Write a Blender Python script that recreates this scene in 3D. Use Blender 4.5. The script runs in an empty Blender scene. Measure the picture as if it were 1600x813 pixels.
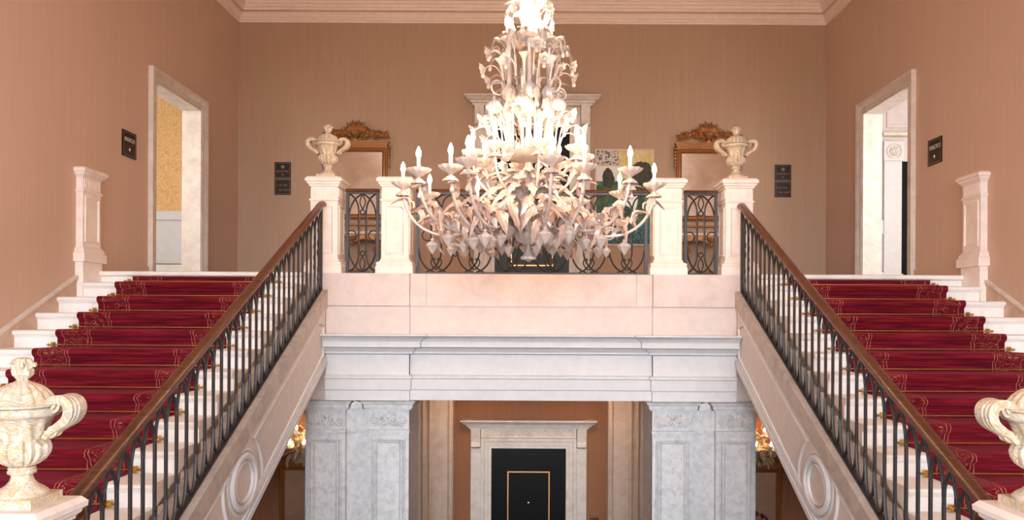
import bpy, bmesh, math, random
from mathutils import Vector, Matrix, Euler
random.seed(7)
PI = math.pi
sc = bpy.context.scene
COL = sc.collection
E = 4.695                      # eye height above the ground floor; coordinates below are relative to the eye
F, CX, CY = 1200.0, 830.0, 497.0

# ------------------------------------------------------------------ camera, world, light, exposure
cd = bpy.data.cameras.new('camera'); cam = bpy.data.objects.new('camera', cd); COL.objects.link(cam)
cd.sensor_fit = 'HORIZONTAL'; cd.sensor_width = 36.0; cd.lens = 36.0 * F / 1600.0
cd.shift_x = (800.0 - CX) / 1600.0; cd.shift_y = (CY - 406.5) / 1600.0
cd.clip_start = 0.05; cd.clip_end = 200
cam.location = (0, 0, E)
cam.rotation_euler = (Euler((PI/2, 0, 0)).to_matrix() @ Matrix.Rotation(0.0050, 3, 'Z')).to_euler()
sc.camera = cam

# daylight: a bright overcast sky above the horizon, duller ground below it
w = bpy.data.worlds.new('daylight'); sc.world = w; w.use_nodes = True
wt = w.node_tree; bg = wt.nodes['Background']
wc = wt.nodes.new('ShaderNodeTexCoord'); wsep = wt.nodes.new('ShaderNodeSeparateXYZ'); wr = wt.nodes.new('ShaderNodeValToRGB')
wt.links.new(wc.outputs['Generated'], wsep.inputs[0])
wmr = wt.nodes.new('ShaderNodeMapRange'); wmr.inputs[1].default_value = -1; wmr.inputs[2].default_value = 1
wt.links.new(wsep.outputs[2], wmr.inputs[0]); wt.links.new(wmr.outputs[0], wr.inputs[0])
we = wr.color_ramp.elements; we[0].position = .485; we[0].color = (.13, .13, .12, 1); we[1].position = .515; we[1].color = (.70, .85, 1.0, 1)
wt.links.new(wr.outputs[0], bg.inputs[0]); bg.inputs[1].default_value = 34.0

def area(name, loc, rot, sx, sy, power, color):
    l = bpy.data.lights.new(name, 'AREA'); l.shape = 'RECTANGLE'; l.size = sx; l.size_y = sy
    l.energy = power; l.color = color
    o = bpy.data.objects.new(name, l); COL.objects.link(o)
    o.location = (loc[0], loc[1], loc[2] + E); o.rotation_euler = rot
    return o
# portals: guide sampling of the sky through the windows behind the camera and the added side ones
def portal(loc, rot, sx, sy):
    o = area('window_portal', loc, rot, sx, sy, 1, (1,1,1)); o.data.cycles.is_portal = True
for x in (-3.1, 0.0, 3.1): portal((x, -11.98, .75), (PI/2, 0, 0), 2.4, 7.1)
for s_ in (-1, 1):
    for y in (-9.6, -6.0, -2.4): portal((s_*4.74, y, 1.7), (PI/2, 0, PI/2 if s_ > 0 else -PI/2), 2.4, 5.2)
# daylight in the two rooms beyond the side doors, from their own windows
area('side_room_daylight', (-6.2, 9.3, 2.2), (PI/2, 0, 0), 1.6, 2.4, 38, (1.0, 0.95, 0.88))
area('side_room_daylight', (6.2, 9.3, 2.2), (PI/2, 0, 0), 1.6, 2.4, 60, (1.0, 0.95, 0.90))

sc.view_settings.view_transform = 'Standard'; sc.view_settings.look = 'None'
sc.view_settings.gamma = 1.0; sc.view_settings.use_curve_mapping = False
sc.view_settings.exposure = 0.70
cy_ = sc.cycles
cy_.use_denoising = True; cy_.max_bounces = 8; cy_.diffuse_bounces = 5; cy_.glossy_bounces = 4
cy_.transmission_bounces = 6; cy_.transparent_max_bounces = 16; cy_.sample_clamp_indirect = 6.0
cy_.caustics_reflective = False; cy_.caustics_refractive = False

# ------------------------------------------------------------------ mesh builder
class MB:
    def __init__(s): s.v = []; s.f = []
    def add(s, vs, fs):
        b = len(s.v); s.v += [tuple(p) for p in vs]; s.f += [tuple(b + i for i in f) for f in fs]; return s
    def box(s, x0, x1, y0, y1, z0, z1):
        return s.add([(x0,y0,z0),(x1,y0,z0),(x1,y1,z0),(x0,y1,z0),(x0,y0,z1),(x1,y0,z1),(x1,y1,z1),(x0,y1,z1)],
                     [(0,3,2,1),(4,5,6,7),(0,1,5,4),(1,2,6,5),(2,3,7,6),(3,0,4,7)])
    def prism(s, poly, a0, a1, mp):
        """poly in (u,v); extruded along w from a0 to a1; mp(u,v,w)->xyz"""
        n = len(poly)
        vs = [mp(u,v,a0) for u,v in poly] + [mp(u,v,a1) for u,v in poly]
        fs = [tuple(range(n)), tuple(range(2*n-1, n-1, -1))] + [(i,(i+1)%n,n+(i+1)%n,n+i) for i in range(n)]
        return s.add(vs, fs)
    def lathe(s, prof, n=24, c=(0,0,0), mod=None, cap=True):
        """prof [(r,z)]; mod(k,theta)->radius factor"""
        vs = []
        for k,(r,z) in enumerate(prof):
            for j in range(n):
                t = 2*PI*j/n; rr = r*(mod(k,t) if mod else 1.0)
                dz = 0.0
                if isinstance(rr, tuple): rr, dz = rr
                vs.append((c[0]+rr*math.cos(t), c[1]+rr*math.sin(t), c[2]+z+dz))
        fs = []
        m = len(prof)
        for k in range(m-1):
            for j in range(n):
                fs.append((k*n+j, k*n+(j+1)%n, (k+1)*n+(j+1)%n, (k+1)*n+j))
        if cap:
            fs.append(tuple(range(n-1,-1,-1))); fs.append(tuple((m-1)*n+j for j in range(n)))
        return s.add(vs, fs)
    def tube(s, pts, r, n=6, closed=False, cap=True, flat=1.0):
        pts = [Vector(p) for p in pts]; m = len(pts)
        if not hasattr(r, '__len__'): r = [r]*m
        T = []
        for i in range(m):
            if closed: d = pts[(i+1)%m]-pts[i-1]
            else: d = pts[min(i+1,m-1)]-pts[max(i-1,0)]
            T.append(d.normalized() if d.length > 1e-9 else Vector((0,0,1)))
        ref = Vector((0,0,1)) if abs(T[0].z) < .9 else Vector((1,0,0))
        N = (ref - T[0]*ref.dot(T[0])).normalized()
        vs = []
        for i in range(m):
            N = N - T[i]*N.dot(T[i])
            N = N.normalized() if N.length > 1e-6 else Vector((1,0,0))
            B = T[i].cross(N)
            for j in range(n):
                a = 2*PI*(j+.5)/n
                vs.append(pts[i] + N*(math.cos(a)*r[i]*flat) + B*(math.sin(a)*r[i]))
        fs = []
        for i in range(m if closed else m-1):
            i2 = (i+1) % m
            for j in range(n): fs.append((i*n+j, i*n+(j+1)%n, i2*n+(j+1)%n, i2*n+j))
        if cap and not closed:
            fs.append(tuple(range(n-1,-1,-1))); fs.append(tuple((m-1)*n+j for j in range(n)))
        return s.add(vs, fs)
    def sweep(s, path, prof, mp, closed=False, closed_prof=False, cap=True):
        """mitred moulding: path 2d [(u,v)], prof [(p,q)] p = offset to the left of travel, q = out of plane"""
        P = [Vector(p) for p in path]; m = len(P); n = len(prof)
        def nrm(a,b):
            d = (b-a).normalized(); return Vector((-d.y, d.x))
        vs = []
        for i in range(m):
            if closed: n1, n2 = nrm(P[i-1],P[i]), nrm(P[i],P[(i+1)%m])
            else:
                n1 = nrm(P[i-1],P[i]) if i > 0 else nrm(P[0],P[1])
                n2 = nrm(P[i],P[i+1]) if i < m-1 else n1
            k = (n1+n2)/max(1e-3, 1+n1.dot(n2))
            for p,q in prof:
                o = P[i]+k*p; vs.append(mp(o.x,o.y,q))
        fs = []
        for i in range(m if closed else m-1):
            i2 = (i+1)%m
            for j in range(n if closed_prof else n-1):
                j2 = (j+1)%n
                fs.append((i*n+j, i*n+j2, i2*n+j2, i2*n+j))
        if cap and closed_prof and not closed:
            fs.append(tuple(range(n-1,-1,-1))); fs.append(tuple((m-1)*n+j for j in range(n)))
        return s.add(vs, fs)
    def sheet(s, fn, nu, nv, th):
        """closed thin solid from fn(u,v)->(point); thickness th along approximate normal"""
        g = [[Vector(fn(i/nu, j/nv)) for j in range(nv+1)] for i in range(nu+1)]
        top = []; bot = []
        for i in range(nu+1):
            for j in range(nv+1):
                a = g[min(i+1,nu)][j]-g[max(i-1,0)][j]; b = g[i][min(j+1,nv)]-g[i][max(j-1,0)]
                nn = a.cross(b); nn = nn.normalized() if nn.length > 1e-9 else Vector((0,0,1))
                top.append(g[i][j]+nn*th/2); bot.append(g[i][j]-nn*th/2)
        W = nv+1; K = len(top); fs = []
        for i in range(nu):
            for j in range(nv):
                q = (i*W+j, i*W+j+1, (i+1)*W+j+1, (i+1)*W+j)
                fs.append(q); fs.append(tuple(K+t for t in reversed(q)))
        for i in range(nu):
            for j in (0, nv):
                a, b = i*W+j, (i+1)*W+j; fs.append((a,b,K+b,K+a))
        for j in range(nv):
            for i in (0, nu):
                a, b = i*W+j, i*W+j+1; fs.append((a,b,K+b,K+a))
        return s.add(top+bot, fs)
    def xf(s, M):
        s.v = [tuple(M @ Vector(p)) for p in s.v]; return s
    def mesh(s, name, mat, off=(0,0,0), smooth=35):
        me = bpy.data.meshes.new(name)
        me.from_pydata([(p[0]-off[0], p[1]-off[1], p[2]-off[2]) for p in s.v], [], s.f)
        bm = bmesh.new(); bm.from_mesh(me); bmesh.ops.recalc_face_normals(bm, faces=bm.faces); bm.to_mesh(me); bm.free()
        if mat: me.materials.append(mat)
        if smooth:
            me.polygons.foreach_set('use_smooth', [True]*len(me.polygons))
            me.set_sharp_from_angle(angle=math.radians(smooth))
        return me

WL = {}                                       # position (eye coordinates) of every object made here
def link(name, data, loc, parent=None):
    o = bpy.data.objects.new(name, data); COL.objects.link(o)
    if parent is None: o.location = (loc[0], loc[1], loc[2]+E)
    else:
        o.parent = parent; p = WL[parent.name]; o.location = (loc[0]-p[0], loc[1]-p[1], loc[2]-p[2])
    WL[o.name] = tuple(loc); return o
def tag(o, label, cat, group=None):
    o['label'] = label; o['category'] = cat
    if group: o['group'] = group
    return o
def thing(name, label, cat, loc, group=None):
    return tag(link(name, None, loc), label, cat, group)
def part(name, mb, mat, parent, loc=None, smooth=35):
    """mesh given in eye coordinates, parented without moving it"""
    loc = loc or WL[parent.name]
    return link(name, mb.mesh(name, mat, loc, smooth), loc, parent)
def solo(name, mb, mat, loc, label, cat, group=None, smooth=35):
    return tag(link(name, mb.mesh(name, mat, loc, smooth), loc), label, cat, group)
def struct(name, mb, mat, loc=(0,0,0), parent=None, smooth=35):
    o = link(name, mb.mesh(name, mat, loc, smooth), loc, parent)
    if parent is None: o['kind'] = 'structure'
    return o
def inst(name, me, parent, local, rot=(0,0,0), scale=1.0):
    """shared mesh placed in the parent's own frame"""
    o = bpy.data.objects.new(name, me); COL.objects.link(o); o.parent = parent
    o.location = local; o.rotation_euler = rot
    o.scale = (scale,)*3 if not hasattr(scale,'__len__') else scale
    return o
def P(px, py, d): return ((px-CX)*d/F, d, (CY-py)*d/F)
XZ = lambda yf: (lambda u,v,q: (u, yf-q, v))          # plane facing the camera at depth yf, q towards the camera
def arc(cx, cz, r, a0, a1, n): return [(cx+r*math.cos(a0+(a1-a0)*i/n), cz+r*math.sin(a0+(a1-a0)*i/n)) for i in range(n+1)]
def bez(p0, p1, p2, p3, n):
    p0,p1,p2,p3 = map(Vector,(p0,p1,p2,p3)); r = []
    for i in range(n+1):
        t = i/n; r.append(p0*(1-t)**3+p1*3*t*(1-t)**2+p2*3*t*t*(1-t)+p3*t**3)
    return r
def spiral(c, r0, r1, a0, turns, n, mp):
    return [mp(c[0]+(r0+(r1-r0)*i/n)*math.cos(a0+2*PI*turns*i/n), c[1]+(r0+(r1-r0)*i/n)*math.sin(a0+2*PI*turns*i/n)) for i in range(n+1)]
ORD = ['first','second','third','fourth','fifth','sixth','seventh','eighth','ninth','tenth','eleventh','twelfth','thirteenth','fourteenth']
SIDE = {-1:'left', 1:'right'}

# ------------------------------------------------------------------ materials
def lin(c): return tuple(((x/255)/12.92 if x/255 <= .04045 else ((x/255+.055)/1.055)**2.4) for x in c) + (1,)
class N:
    def __init__(s, name):
        s.m = bpy.data.materials.new(name); s.m.use_nodes = True; s.t = s.m.node_tree; s.n = s.t.nodes
        s.b = s.n['Principled BSDF']; s.out = s.n['Material Output']
    def node(s, typ, **kw):
        n = s.n.new(typ)
        for k,v in kw.items():
            if k[0] == '_': setattr(n, k[1:], v)
        return n
    def ln(s, a, b): s.t.links.new(a, b)
    def coord(s, scale=(1,1,1), kind='Object'):
        c = s.n.new('ShaderNodeTexCoord'); m = s.n.new('ShaderNodeMapping'); m.inputs['Scale'].default_value = scale
        s.ln(c.outputs[kind], m.inputs[0]); return m.outputs[0]
    def noise(s, vec, scale, detail=4, rough=.55, dist=0):
        n = s.n.new('ShaderNodeTexNoise'); n.inputs['Scale'].default_value = scale; n.inputs['Detail'].default_value = detail
        n.inputs['Roughness'].default_value = rough; n.inputs['Distortion'].default_value = dist
        s.ln(vec, n.inputs['Vector']); return n.outputs['Fac']
    def ramp(s, fac, stops):
        r = s.n.new('ShaderNodeValToRGB'); e = r.color_ramp.elements
        while len(e) < len(stops): e.new(.5)
        for el,(p,c) in zip(e, stops): el.position = p; el.color = c if len(c) == 4 else tuple(c)+(1,)
        s.ln(fac, r.inputs[0]); return r.outputs[0]
    def math(s, op, a, b=None, c=None):
        n = s.n.new('ShaderNodeMath'); n.operation = op
        for i,x in enumerate((a,b,c)):
            if x is None: continue
            if isinstance(x,(int,float)): n.inputs[i].default_value = x
            else: s.ln(x, n.inputs[i])
        return n.outputs[0]
    def mix(s, fac, a, b):
        n = s.n.new('ShaderNodeMix'); n.data_type = 'RGBA'
        if isinstance(fac,(int,float)): n.inputs[0].default_value = fac
        else: s.ln(fac, n.inputs[0])
        for i,x in ((6,a),(7,b)):
            if isinstance(x, tuple): n.inputs[i].default_value = x
            else: s.ln(x, n.inputs[i])
        return n.outputs[2]
    def bump(s, h, strength=.2, dist=.01):
        n = s.n.new('ShaderNodeBump'); n.inputs['Strength'].default_value = strength; n.inputs['Distance'].default_value = dist
        s.ln(h, n.inputs['Height']); s.ln(n.outputs[0], s.b.inputs['Normal'])
    def set(s, **kw):
        for k,v in kw.items():
            k = k.replace('_',' ')
            if hasattr(v,'is_linked') or hasattr(v,'links'): s.ln(v, s.b.inputs[k])
            else: s.b.inputs[k].default_value = v
        return s
    def color(s, c):
        if isinstance(c, tuple): s.b.inputs['Base Color'].default_value = c
        else: s.ln(c, s.b.inputs['Base Color'])

def stone(name, c0, c1, c2, scale=5, vein=.35, rough=.45, spec=.4):
    m = N(name); v = m.coord()
    a = m.noise(v, scale, 6, .6, .6); f = m.noise(v, scale*9, 3, .6)
    col = m.ramp(a, [(.25,lin(c2)),(.5,lin(c0)),(.75,lin(c1))])
    vn = m.noise(v, scale*.45, 5, .55, 1.5)
    vm = m.math('SUBTRACT', 1.0, m.math('MINIMUM', m.math('MULTIPLY', m.math('ABSOLUTE', m.math('SUBTRACT', vn, .5)), 26.0), 1.0))
    col = m.mix(m.math('MULTIPLY', vm, vein), col, lin(c2))
    col = m.mix(m.math('MULTIPLY', f, .22), col, lin(c1))
    m.color(col); m.set(Roughness=rough); m.b.inputs['Specular IOR Level'].default_value = spec
    m.bump(f, .05, .003); return m.m
def plain(name, c, rough=.5, metal=0.0, bumpscale=0, bs=.1, spec=.5):
    m = N(name); v = m.coord(); n = m.noise(v, 12, 3)
    d = tuple(max(0,x*.96) for x in c)
    m.color(m.ramp(n, [(.3,lin(d)),(.7,lin(c))])); m.set(Roughness=rough, Metallic=metal)
    m.b.inputs['Specular IOR Level'].default_value = spec
    if bumpscale: m.bump(m.noise(v, bumpscale, 3), bs, .004)
    return m.m

M = {}
def wallmat(name, a, b):
    m = N(name); v = m.coord((34,34,1.1)); n = m.noise(v, 1.0, 5, .6); v2 = m.coord(); n2 = m.noise(v2, .6, 3)
    col = m.ramp(n, [(.3,lin(a)),(.7,lin(b))])
    col = m.mix(m.math('MULTIPLY', n2, .25), col, lin(a)); m.color(col); m.set(Roughness=.75); m.b.inputs['Specular IOR Level'].default_value = .2
    m.bump(n, .04, .003); return m.m
M['wall'] = wallmat('tan_wall_fabric', (196,167,148), (203,174,155))
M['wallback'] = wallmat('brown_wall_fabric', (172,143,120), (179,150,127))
M['walllow'] = wallmat('shaded_wall_fabric', (146,100,72), (154,108,80))  # same back wall; missing daylight and warm lamp tint put into the colour
M['skirt'] = stone('tan_stone_skirting', (190,160,138), (205,178,156), (168,136,114), 6)
M['ceil'] = plain('ceiling_plaster', (236,216,204), .7)
M['cornice'] = plain('cornice_plaster', (240,218,204), .65)
M['white'] = plain('white_plaster', (214,213,215), .6)
M['cream'] = plain('pinkish_plaster', (214,200,195), .6)
M['string'] = plain('stringer_plaster', (214,204,198), .6)
M['marble'] = stone('white_step_marble', (234,229,225), (240,237,234), (216,206,198), 3, .25, .35)
M['ped'] = stone('pale_pink_stone', (236,224,217), (241,232,227), (220,202,194), 5, .25, .5)
M['slab'] = stone('balcony_stone', (210,193,187), (216,201,196), (192,172,165), 4, .3, .45)
M['pier'] = stone('grey_pier_stone', (202,201,202), (216,215,216), (168,167,170), 13, .3, .5)
M['cope'] = stone('worn_coping_stone', (180,168,160), (196,186,178), (148,136,128), 7, .5, .5)
M['casing'] = stone('door_casing_stone', (212,200,190), (224,214,204), (190,174,162), 6, .3, .5)
M['pilaster'] = stone('beige_pilaster_stone', (206,184,166), (216,196,180), (186,162,144), 6, .3, .55)
M['floor'] = stone('floor_marble', (224,214,206), (232,226,220), (200,184,172), 1.5, .5, .25)
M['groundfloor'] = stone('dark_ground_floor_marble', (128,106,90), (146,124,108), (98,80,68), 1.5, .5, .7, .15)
M['iron'] = plain('wrought_iron', (66,64,66), .45, .6, 60, .15)
M['brass'] = plain('polished_brass', (214,170,96), .25, 1.0)
M['gold'] = plain('antique_gold', (164,112,68), .36, .7, 40, .3)
M['goldline'] = plain('gold_inlay', (206,150,92), .35, .8)
M['black'] = plain('black_lacquer', (15,14,16), .3, spec=.12)
M['plate'] = plain('black_sign_plate', (20,16,14), .25)
M['platetext'] = plain('pale_sign_lettering', (236,226,206), .5)
M['platedim'] = plain('copper_sign_lettering', (150,104,84), .5)
m = N('brown_wood'); v = m.coord((3,3,30)); n = m.noise(v, 3, 5, .6, .8)
m.color(m.ramp(n, [(.3,lin((58,32,19))),(.7,lin((112,66,38)))])); m.set(Roughness=.3); M['wood'] = m.m
# marbled urn
m = N('cream_gold_urn_marble'); v = m.coord()
n = m.noise(v, 7, 6, .6, 2.4); f = m.noise(v, 18, 5, .6, 1.2)
c = m.ramp(n, [(.30,lin((150,138,124))),(.40,lin((214,204,190))),(.47,lin((190,158,112))),(.51,lin((218,209,196))),(.60,lin((172,160,144))),(.64,lin((212,202,188))),(.80,lin((196,184,166)))])
c = m.mix(m.math('MULTIPLY', m.ramp(f, [(.45,(0,0,0,1)),(.6,(1,1,1,1))]), .22), c, lin((178,150,108)))
m.color(c); m.set(Roughness=.35); M['urn'] = m.m
# carpet with streaks and a scroll border drawn along both edges (UV in metres)
m = N('red_stair_carpet'); uv = m.n.new('ShaderNodeUVMap'); sp = m.n.new('ShaderNodeSeparateXYZ'); m.ln(uv.outputs[0], sp.inputs[0])
mp = m.n.new('ShaderNodeMapping'); mp.inputs['Scale'].default_value = (2.2, 46, 1); m.ln(uv.outputs[0], mp.inputs[0])
st = m.noise(mp.outputs[0], 1.0, 5, .65)
c = m.ramp(st, [(.30,lin((52,6,12))),(.48,lin((98,13,26))),(.70,lin((134,30,46)))])
u = m.math('MINIMUM', sp.outputs[0], m.math('SUBTRACT', 1.54, sp.outputs[0]))
def line(x, wd): return m.math('LESS_THAN', m.math('ABSOLUTE', m.math('SUBTRACT', u, x)), wd)
wob = m.noise(uv.outputs[0], 9, 2)
uw = m.math('ADD', u, m.math('MULTIPLY', m.math('SUBTRACT', wob, .5), .05))
def wline(x, wd): return m.math('LESS_THAN', m.math('ABSOLUTE', m.math('SUBTRACT', uw, x)), wd)
vn = m.n.new('ShaderNodeTexNoise'); vn.inputs['Scale'].default_value = 7.0; vn.inputs['Detail'].default_value = 1.0; vn.inputs['Distortion'].default_value = 2.6
m.ln(uv.outputs[0], vn.inputs['Vector'])
lev = m.math('ABSOLUTE', m.math('SUBTRACT', vn.outputs['Fac'], .5))
lev2 = m.math('ABSOLUTE', m.math('SUBTRACT', vn.outputs['Fac'], .62))
scroll = m.math('MAXIMUM', m.math('LESS_THAN', lev, .009), m.math('LESS_THAN', lev2, .009))
zone = m.math('MULTIPLY', m.math('GREATER_THAN', u, .07), m.math('LESS_THAN', u, .27))
g = m.math('MAXIMUM', m.math('MULTIPLY', scroll, zone), m.math('MAXIMUM', wline(.06,.0028), m.math('MAXIMUM', wline(.285,.0028), wline(.31,.0028))))
c = m.mix(m.math('MULTIPLY', g, .48), c, lin((196,140,106)))
m.color(c); m.set(Roughness=.9); m.b.inputs['Sheen Weight'].default_value = .16; m.b.inputs['Sheen Tint'].default_value = lin((230,120,140))
m.b.inputs['Specular IOR Level'].default_value = .1
m.bump(st, .5, .006); M['carpet'] = m.m
# old mirror glass
m = N('aged_mirror'); v = m.coord(); n = m.noise(v, 2.2, 5, .6, .8)
m.color(m.ramp(n, [(.3,lin((204,194,180))),(.7,lin((236,232,226)))])); m.set(Metallic=1.0)
m.ln(m.math('ADD', m.math('MULTIPLY', n, .14), .04), m.b.inputs['Roughness']); M['mirror'] = m.m
# blown glass: milky, lets light through, glossy skin
def glass(name, col, tr):
    m = N(name); m.n.remove(m.b)
    d = m.node('ShaderNodeBsdfDiffuse'); t = m.node('ShaderNodeBsdfTranslucent'); gl = m.node('ShaderNodeBsdfGlossy'); tp = m.node('ShaderNodeBsdfTransparent')
    v = m.coord(); n = m.noise(v, 22, 3); cc = m.ramp(n, [(.3,tuple(x*.82 for x in col)+(1,)),(.7,col+(1,))])
    for s_ in (d,t): m.ln(cc, s_.inputs['Color'])
    gl.inputs['Roughness'].default_value = .12; tp.inputs['Color'].default_value = (1,.97,.94,1)
    a = m.node('ShaderNodeMixShader'); a.inputs[0].default_value = .26; m.ln(d.outputs[0], a.inputs[1]); m.ln(t.outputs[0], a.inputs[2])
    b = m.node('ShaderNodeMixShader'); b.inputs[0].default_value = tr; m.ln(a.outputs[0], b.inputs[1]); m.ln(tp.outputs[0], b.inputs[2])
    lw = m.node('ShaderNodeFresnel'); lw.inputs[0].default_value = 1.45
    k = m.node('ShaderNodeMixShader'); m.ln(m.math('ADD', lw.outputs[0], .08), k.inputs[0]); m.ln(b.outputs[0], k.inputs[1]); m.ln(gl.outputs[0], k.inputs[2])
    m.ln(k.outputs[0], m.out.inputs[0]); return m.m
M['glass'] = glass('milky_blown_glass', (1.0,.87,.80), .10)
M['glassclear'] = glass('clear_blown_glass', (1.0,.88,.83), .22)
M['glasspink'] = glass('pink_blown_glass', (1.0,.72,.60), .12)
M['glassgold'] = glass('gold_dusted_glass', (1.0,.78,.52), .15)
M['candle'] = plain('white_candle_sleeve', (246,238,224), .5)
def emit(name, col, s):
    m = N(name); m.n.remove(m.b); e = m.node('ShaderNodeEmission'); e.inputs[0].default_value = col+(1,); e.inputs[1].default_value = s
    m.ln(e.outputs[0], m.out.inputs[0]); return m.m
M['bulb'] = emit('lit_candle_bulb', (1.0,.66,.42), 300.0)
M['lamp'] = emit('lit_ceiling_lamp', (1.0,.60,.32), 42.0)
M['bulb_small'] = emit('lit_sconce_bulb', (1.0,.62,.32), 120.0)
# yellow damask wallpaper
m = N('yellow_damask'); v = m.coord((1,1,1)); n = m.noise(v, 9, 2, .5, 3.0)
m.color(m.ramp(n, [(.46,lin((212,164,104))),(.5,lin((234,198,144))),(.57,lin((220,176,116)))])); m.set(Roughness=.7); M['damask'] = m.m
M['window_glass'] = glass('window_glass', (.9,.95,1.0), .95)
# ------------------------------------------------------------------ main dimensions (metres, relative to the eye)
W, BACK, FRONT, GROUND, LAND, MID, CEIL = 4.75, 12.40, -12.0, -4.695, 0.485, -1.739, 5.35
G, R = 0.329, 0.1607
D = lambda k: 8.33 - G*k                      # riser planes, counted from the upper landing
T = lambda k: LAND if k == 0 else 0.35 - R*(k-1)   # tread heights
SL = 0.4775
ZH = lambda d: 0.572 - SL*(7-d)               # top of stair handrail
ZT = lambda d: -0.40 - SL*(7-d)               # top of stringer coping
ZB = lambda d: -0.48 - 0.487*(8.54-d)         # underside of stringer

# ------------------------------------------------------------------ room shell
struct('floor_ground', MB().box(-W, W, FRONT, BACK, GROUND-.1, GROUND), M['groundfloor'])
struct('floor_mid_landing', MB().box(-W, W, -3.2, 1.2, MID-.3, MID).box(-W, -2.1, 1.2, D(13)-.01, MID-.3, MID).box(2.1, W, 1.2, D(13)-.01, MID-.3, MID), M['floor'])
fl = MB().box(-W, W, 8.9, BACK, -.92, LAND)
for s in (-1, 1):
    a, b = sorted((s*2.52, s*W)); fl.box(a, b, 8.42, 8.9, -.92, LAND-.06)
land = struct('floor_landing', fl, M['white'])
for s in (-1, 1):
    a, b = sorted((s*2.46, s*W))
    prof = [(8.9,LAND),(8.31,LAND),(8.293,LAND-.008),(8.287,LAND-.028),(8.293,LAND-.046),(8.31,LAND-.055),(8.9,LAND-.055)]
    part('nosing', MB().prism(prof, a, b, lambda u,v,q: (q,u,v)), M['marble'], land)
    part('riser', MB().box(a, b, 8.33, 8.42, T(1)+.002, LAND-.056), M['marble'], land)
struct('ceiling', MB().box(-W-.25, W+.25, FRONT-.25, BACK+.25, CEIL, CEIL+.2), M['ceil'])
DY0, DY1, DTOP = 9.645, 11.0, 2.965
for s in (-1, 1):
    a, b = sorted((s*W, s*(W+.25)))
    wl = MB().box(a, b, FRONT, -10.8, GROUND, CEIL).box(a, b, -8.4, -7.2, GROUND, CEIL).box(a, b, -4.8, -3.6, GROUND, CEIL).box(a, b, -1.2, DY0, GROUND, CEIL)
    for y in (-9.6, -6.0, -2.4): wl.box(a, b, y-1.2, y+1.2, GROUND, -.9).box(a, b, y-1.2, y+1.2, 4.3, CEIL)
    wl.box(a, b, DY1, BACK+.25, GROUND, CEIL).box(a, b, DY0, DY1, GROUND, LAND).box(a, b, DY0, DY1, DTOP, CEIL)
    struct('wall_' + SIDE[s], wl, M['wall'])
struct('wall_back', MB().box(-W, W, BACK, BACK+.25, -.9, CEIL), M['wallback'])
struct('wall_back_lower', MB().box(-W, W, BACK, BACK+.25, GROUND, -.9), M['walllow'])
wf = MB(); wx = (-3.1, 0.0, 3.1); z0w, z1w = -2.8, 4.3
edges = [-W, -4.3, -1.9, -1.2, 1.2, 1.9, 4.3, W]
for i in range(0, 8, 2): wf.box(edges[i], edges[i+1], FRONT-.25, FRONT, GROUND, CEIL)
for x in wx: wf.box(x-1.2, x+1.2, FRONT-.25, FRONT, GROUND, z0w).box(x-1.2, x+1.2, FRONT-.25, FRONT, z1w, CEIL)
struct('wall_front', wf, M['wall'])
for i, x in enumerate(wx):
    fr = MB()
    for xx in (x-1.17, x, x+1.17): fr.box(xx-.03, xx+.03, FRONT-.18, FRONT-.12, z0w, z1w)
    for k in range(5): z = z0w + .03 + (z1w-z0w-.06)*k/4; fr.box(x-1.2, x+1.2, FRONT-.17, FRONT-.13, z-.03, z+.03)
    wn = struct('window_%d' % (i+1), fr, M['white'])
    for c in range(2):
        for k in range(4):
            z = z0w + .03 + (z1w-z0w-.06)*k/4; xa = x-1.17 + 1.17*c
            part('pane', MB().box(xa+.03, xa+1.14, FRONT-.152, FRONT-.148, z+.03, z+(z1w-z0w-.06)/4-.03), M['window_glass'], wn)
wn_ = 3  # unseen side windows, added to brighten the side walls and carpets
for s in (-1, 1):
    for y in (-9.6, -6.0, -2.4):
        wn_ += 1; fr = MB(); c, e = sorted((s*(W+.12), s*(W+.18)))
        for yy in (y-1.17, y, y+1.17): fr.box(c, e, yy-.03, yy+.03, -.9, 4.3)
        for k in range(6): z = -.87 + 5.14*k/5; fr.box(c+.01, e-.01, y-1.2, y+1.2, z-.03, z+.03)
        wn = struct('window_%d' % wn_, fr, M['white'])
        for q in range(2):
            for k in range(5):
                z = -.87 + 5.14*k/5; ya = y-1.17+1.17*q
                part('pane', MB().box((c+e)/2-.002, (c+e)/2+.002, ya+.03, ya+1.14, z+.03, z+.998), M['window_glass'], wn)
# cornice running round the room
prof = [(0,4.745),(.025,4.745),(.03,4.775),(.045,4.78),(.05,4.81),(.065,4.815),(.085,4.85),(.09,4.855),(.09,4.885),(.06,4.888),(.06,4.905),
        (.13,4.907),(.135,4.945),(.15,4.95),(.165,4.99),(.185,4.995),(.19,5.035),(.21,5.04),(.25,5.09),(.29,5.11),(.30,5.15),(.34,5.155),(.40,5.23),(.50,5.26),(.51,5.30),(.60,5.31),(.62,CEIL)]
struct('trim_1', MB().sweep([(-W,FRONT),(W,FRONT),(W,BACK),(-W,BACK)], prof, lambda u,v,q: (u,v,q), closed=True), M['cornice'], smooth=30)
# low skirting on the landing
bb = MB()
for s in (-1, 1):
    a, b = sorted((s*W, s*(W-.018)))
    for y0, y1 in ((8.42, DY0-.145), (DY1+.145, BACK)): bb.box(a, b, y0, y1, LAND, LAND+.13)
struct('baseboard_landing', bb, M['wall'])
b2 = MB()
for x0, x1 in ((-W+.018, -.94), (.94, W-.018)): b2.box(x0, x1, BACK-.018, BACK, LAND, LAND+.13)
struct('baseboard_back', b2, M['wall'])

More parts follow.
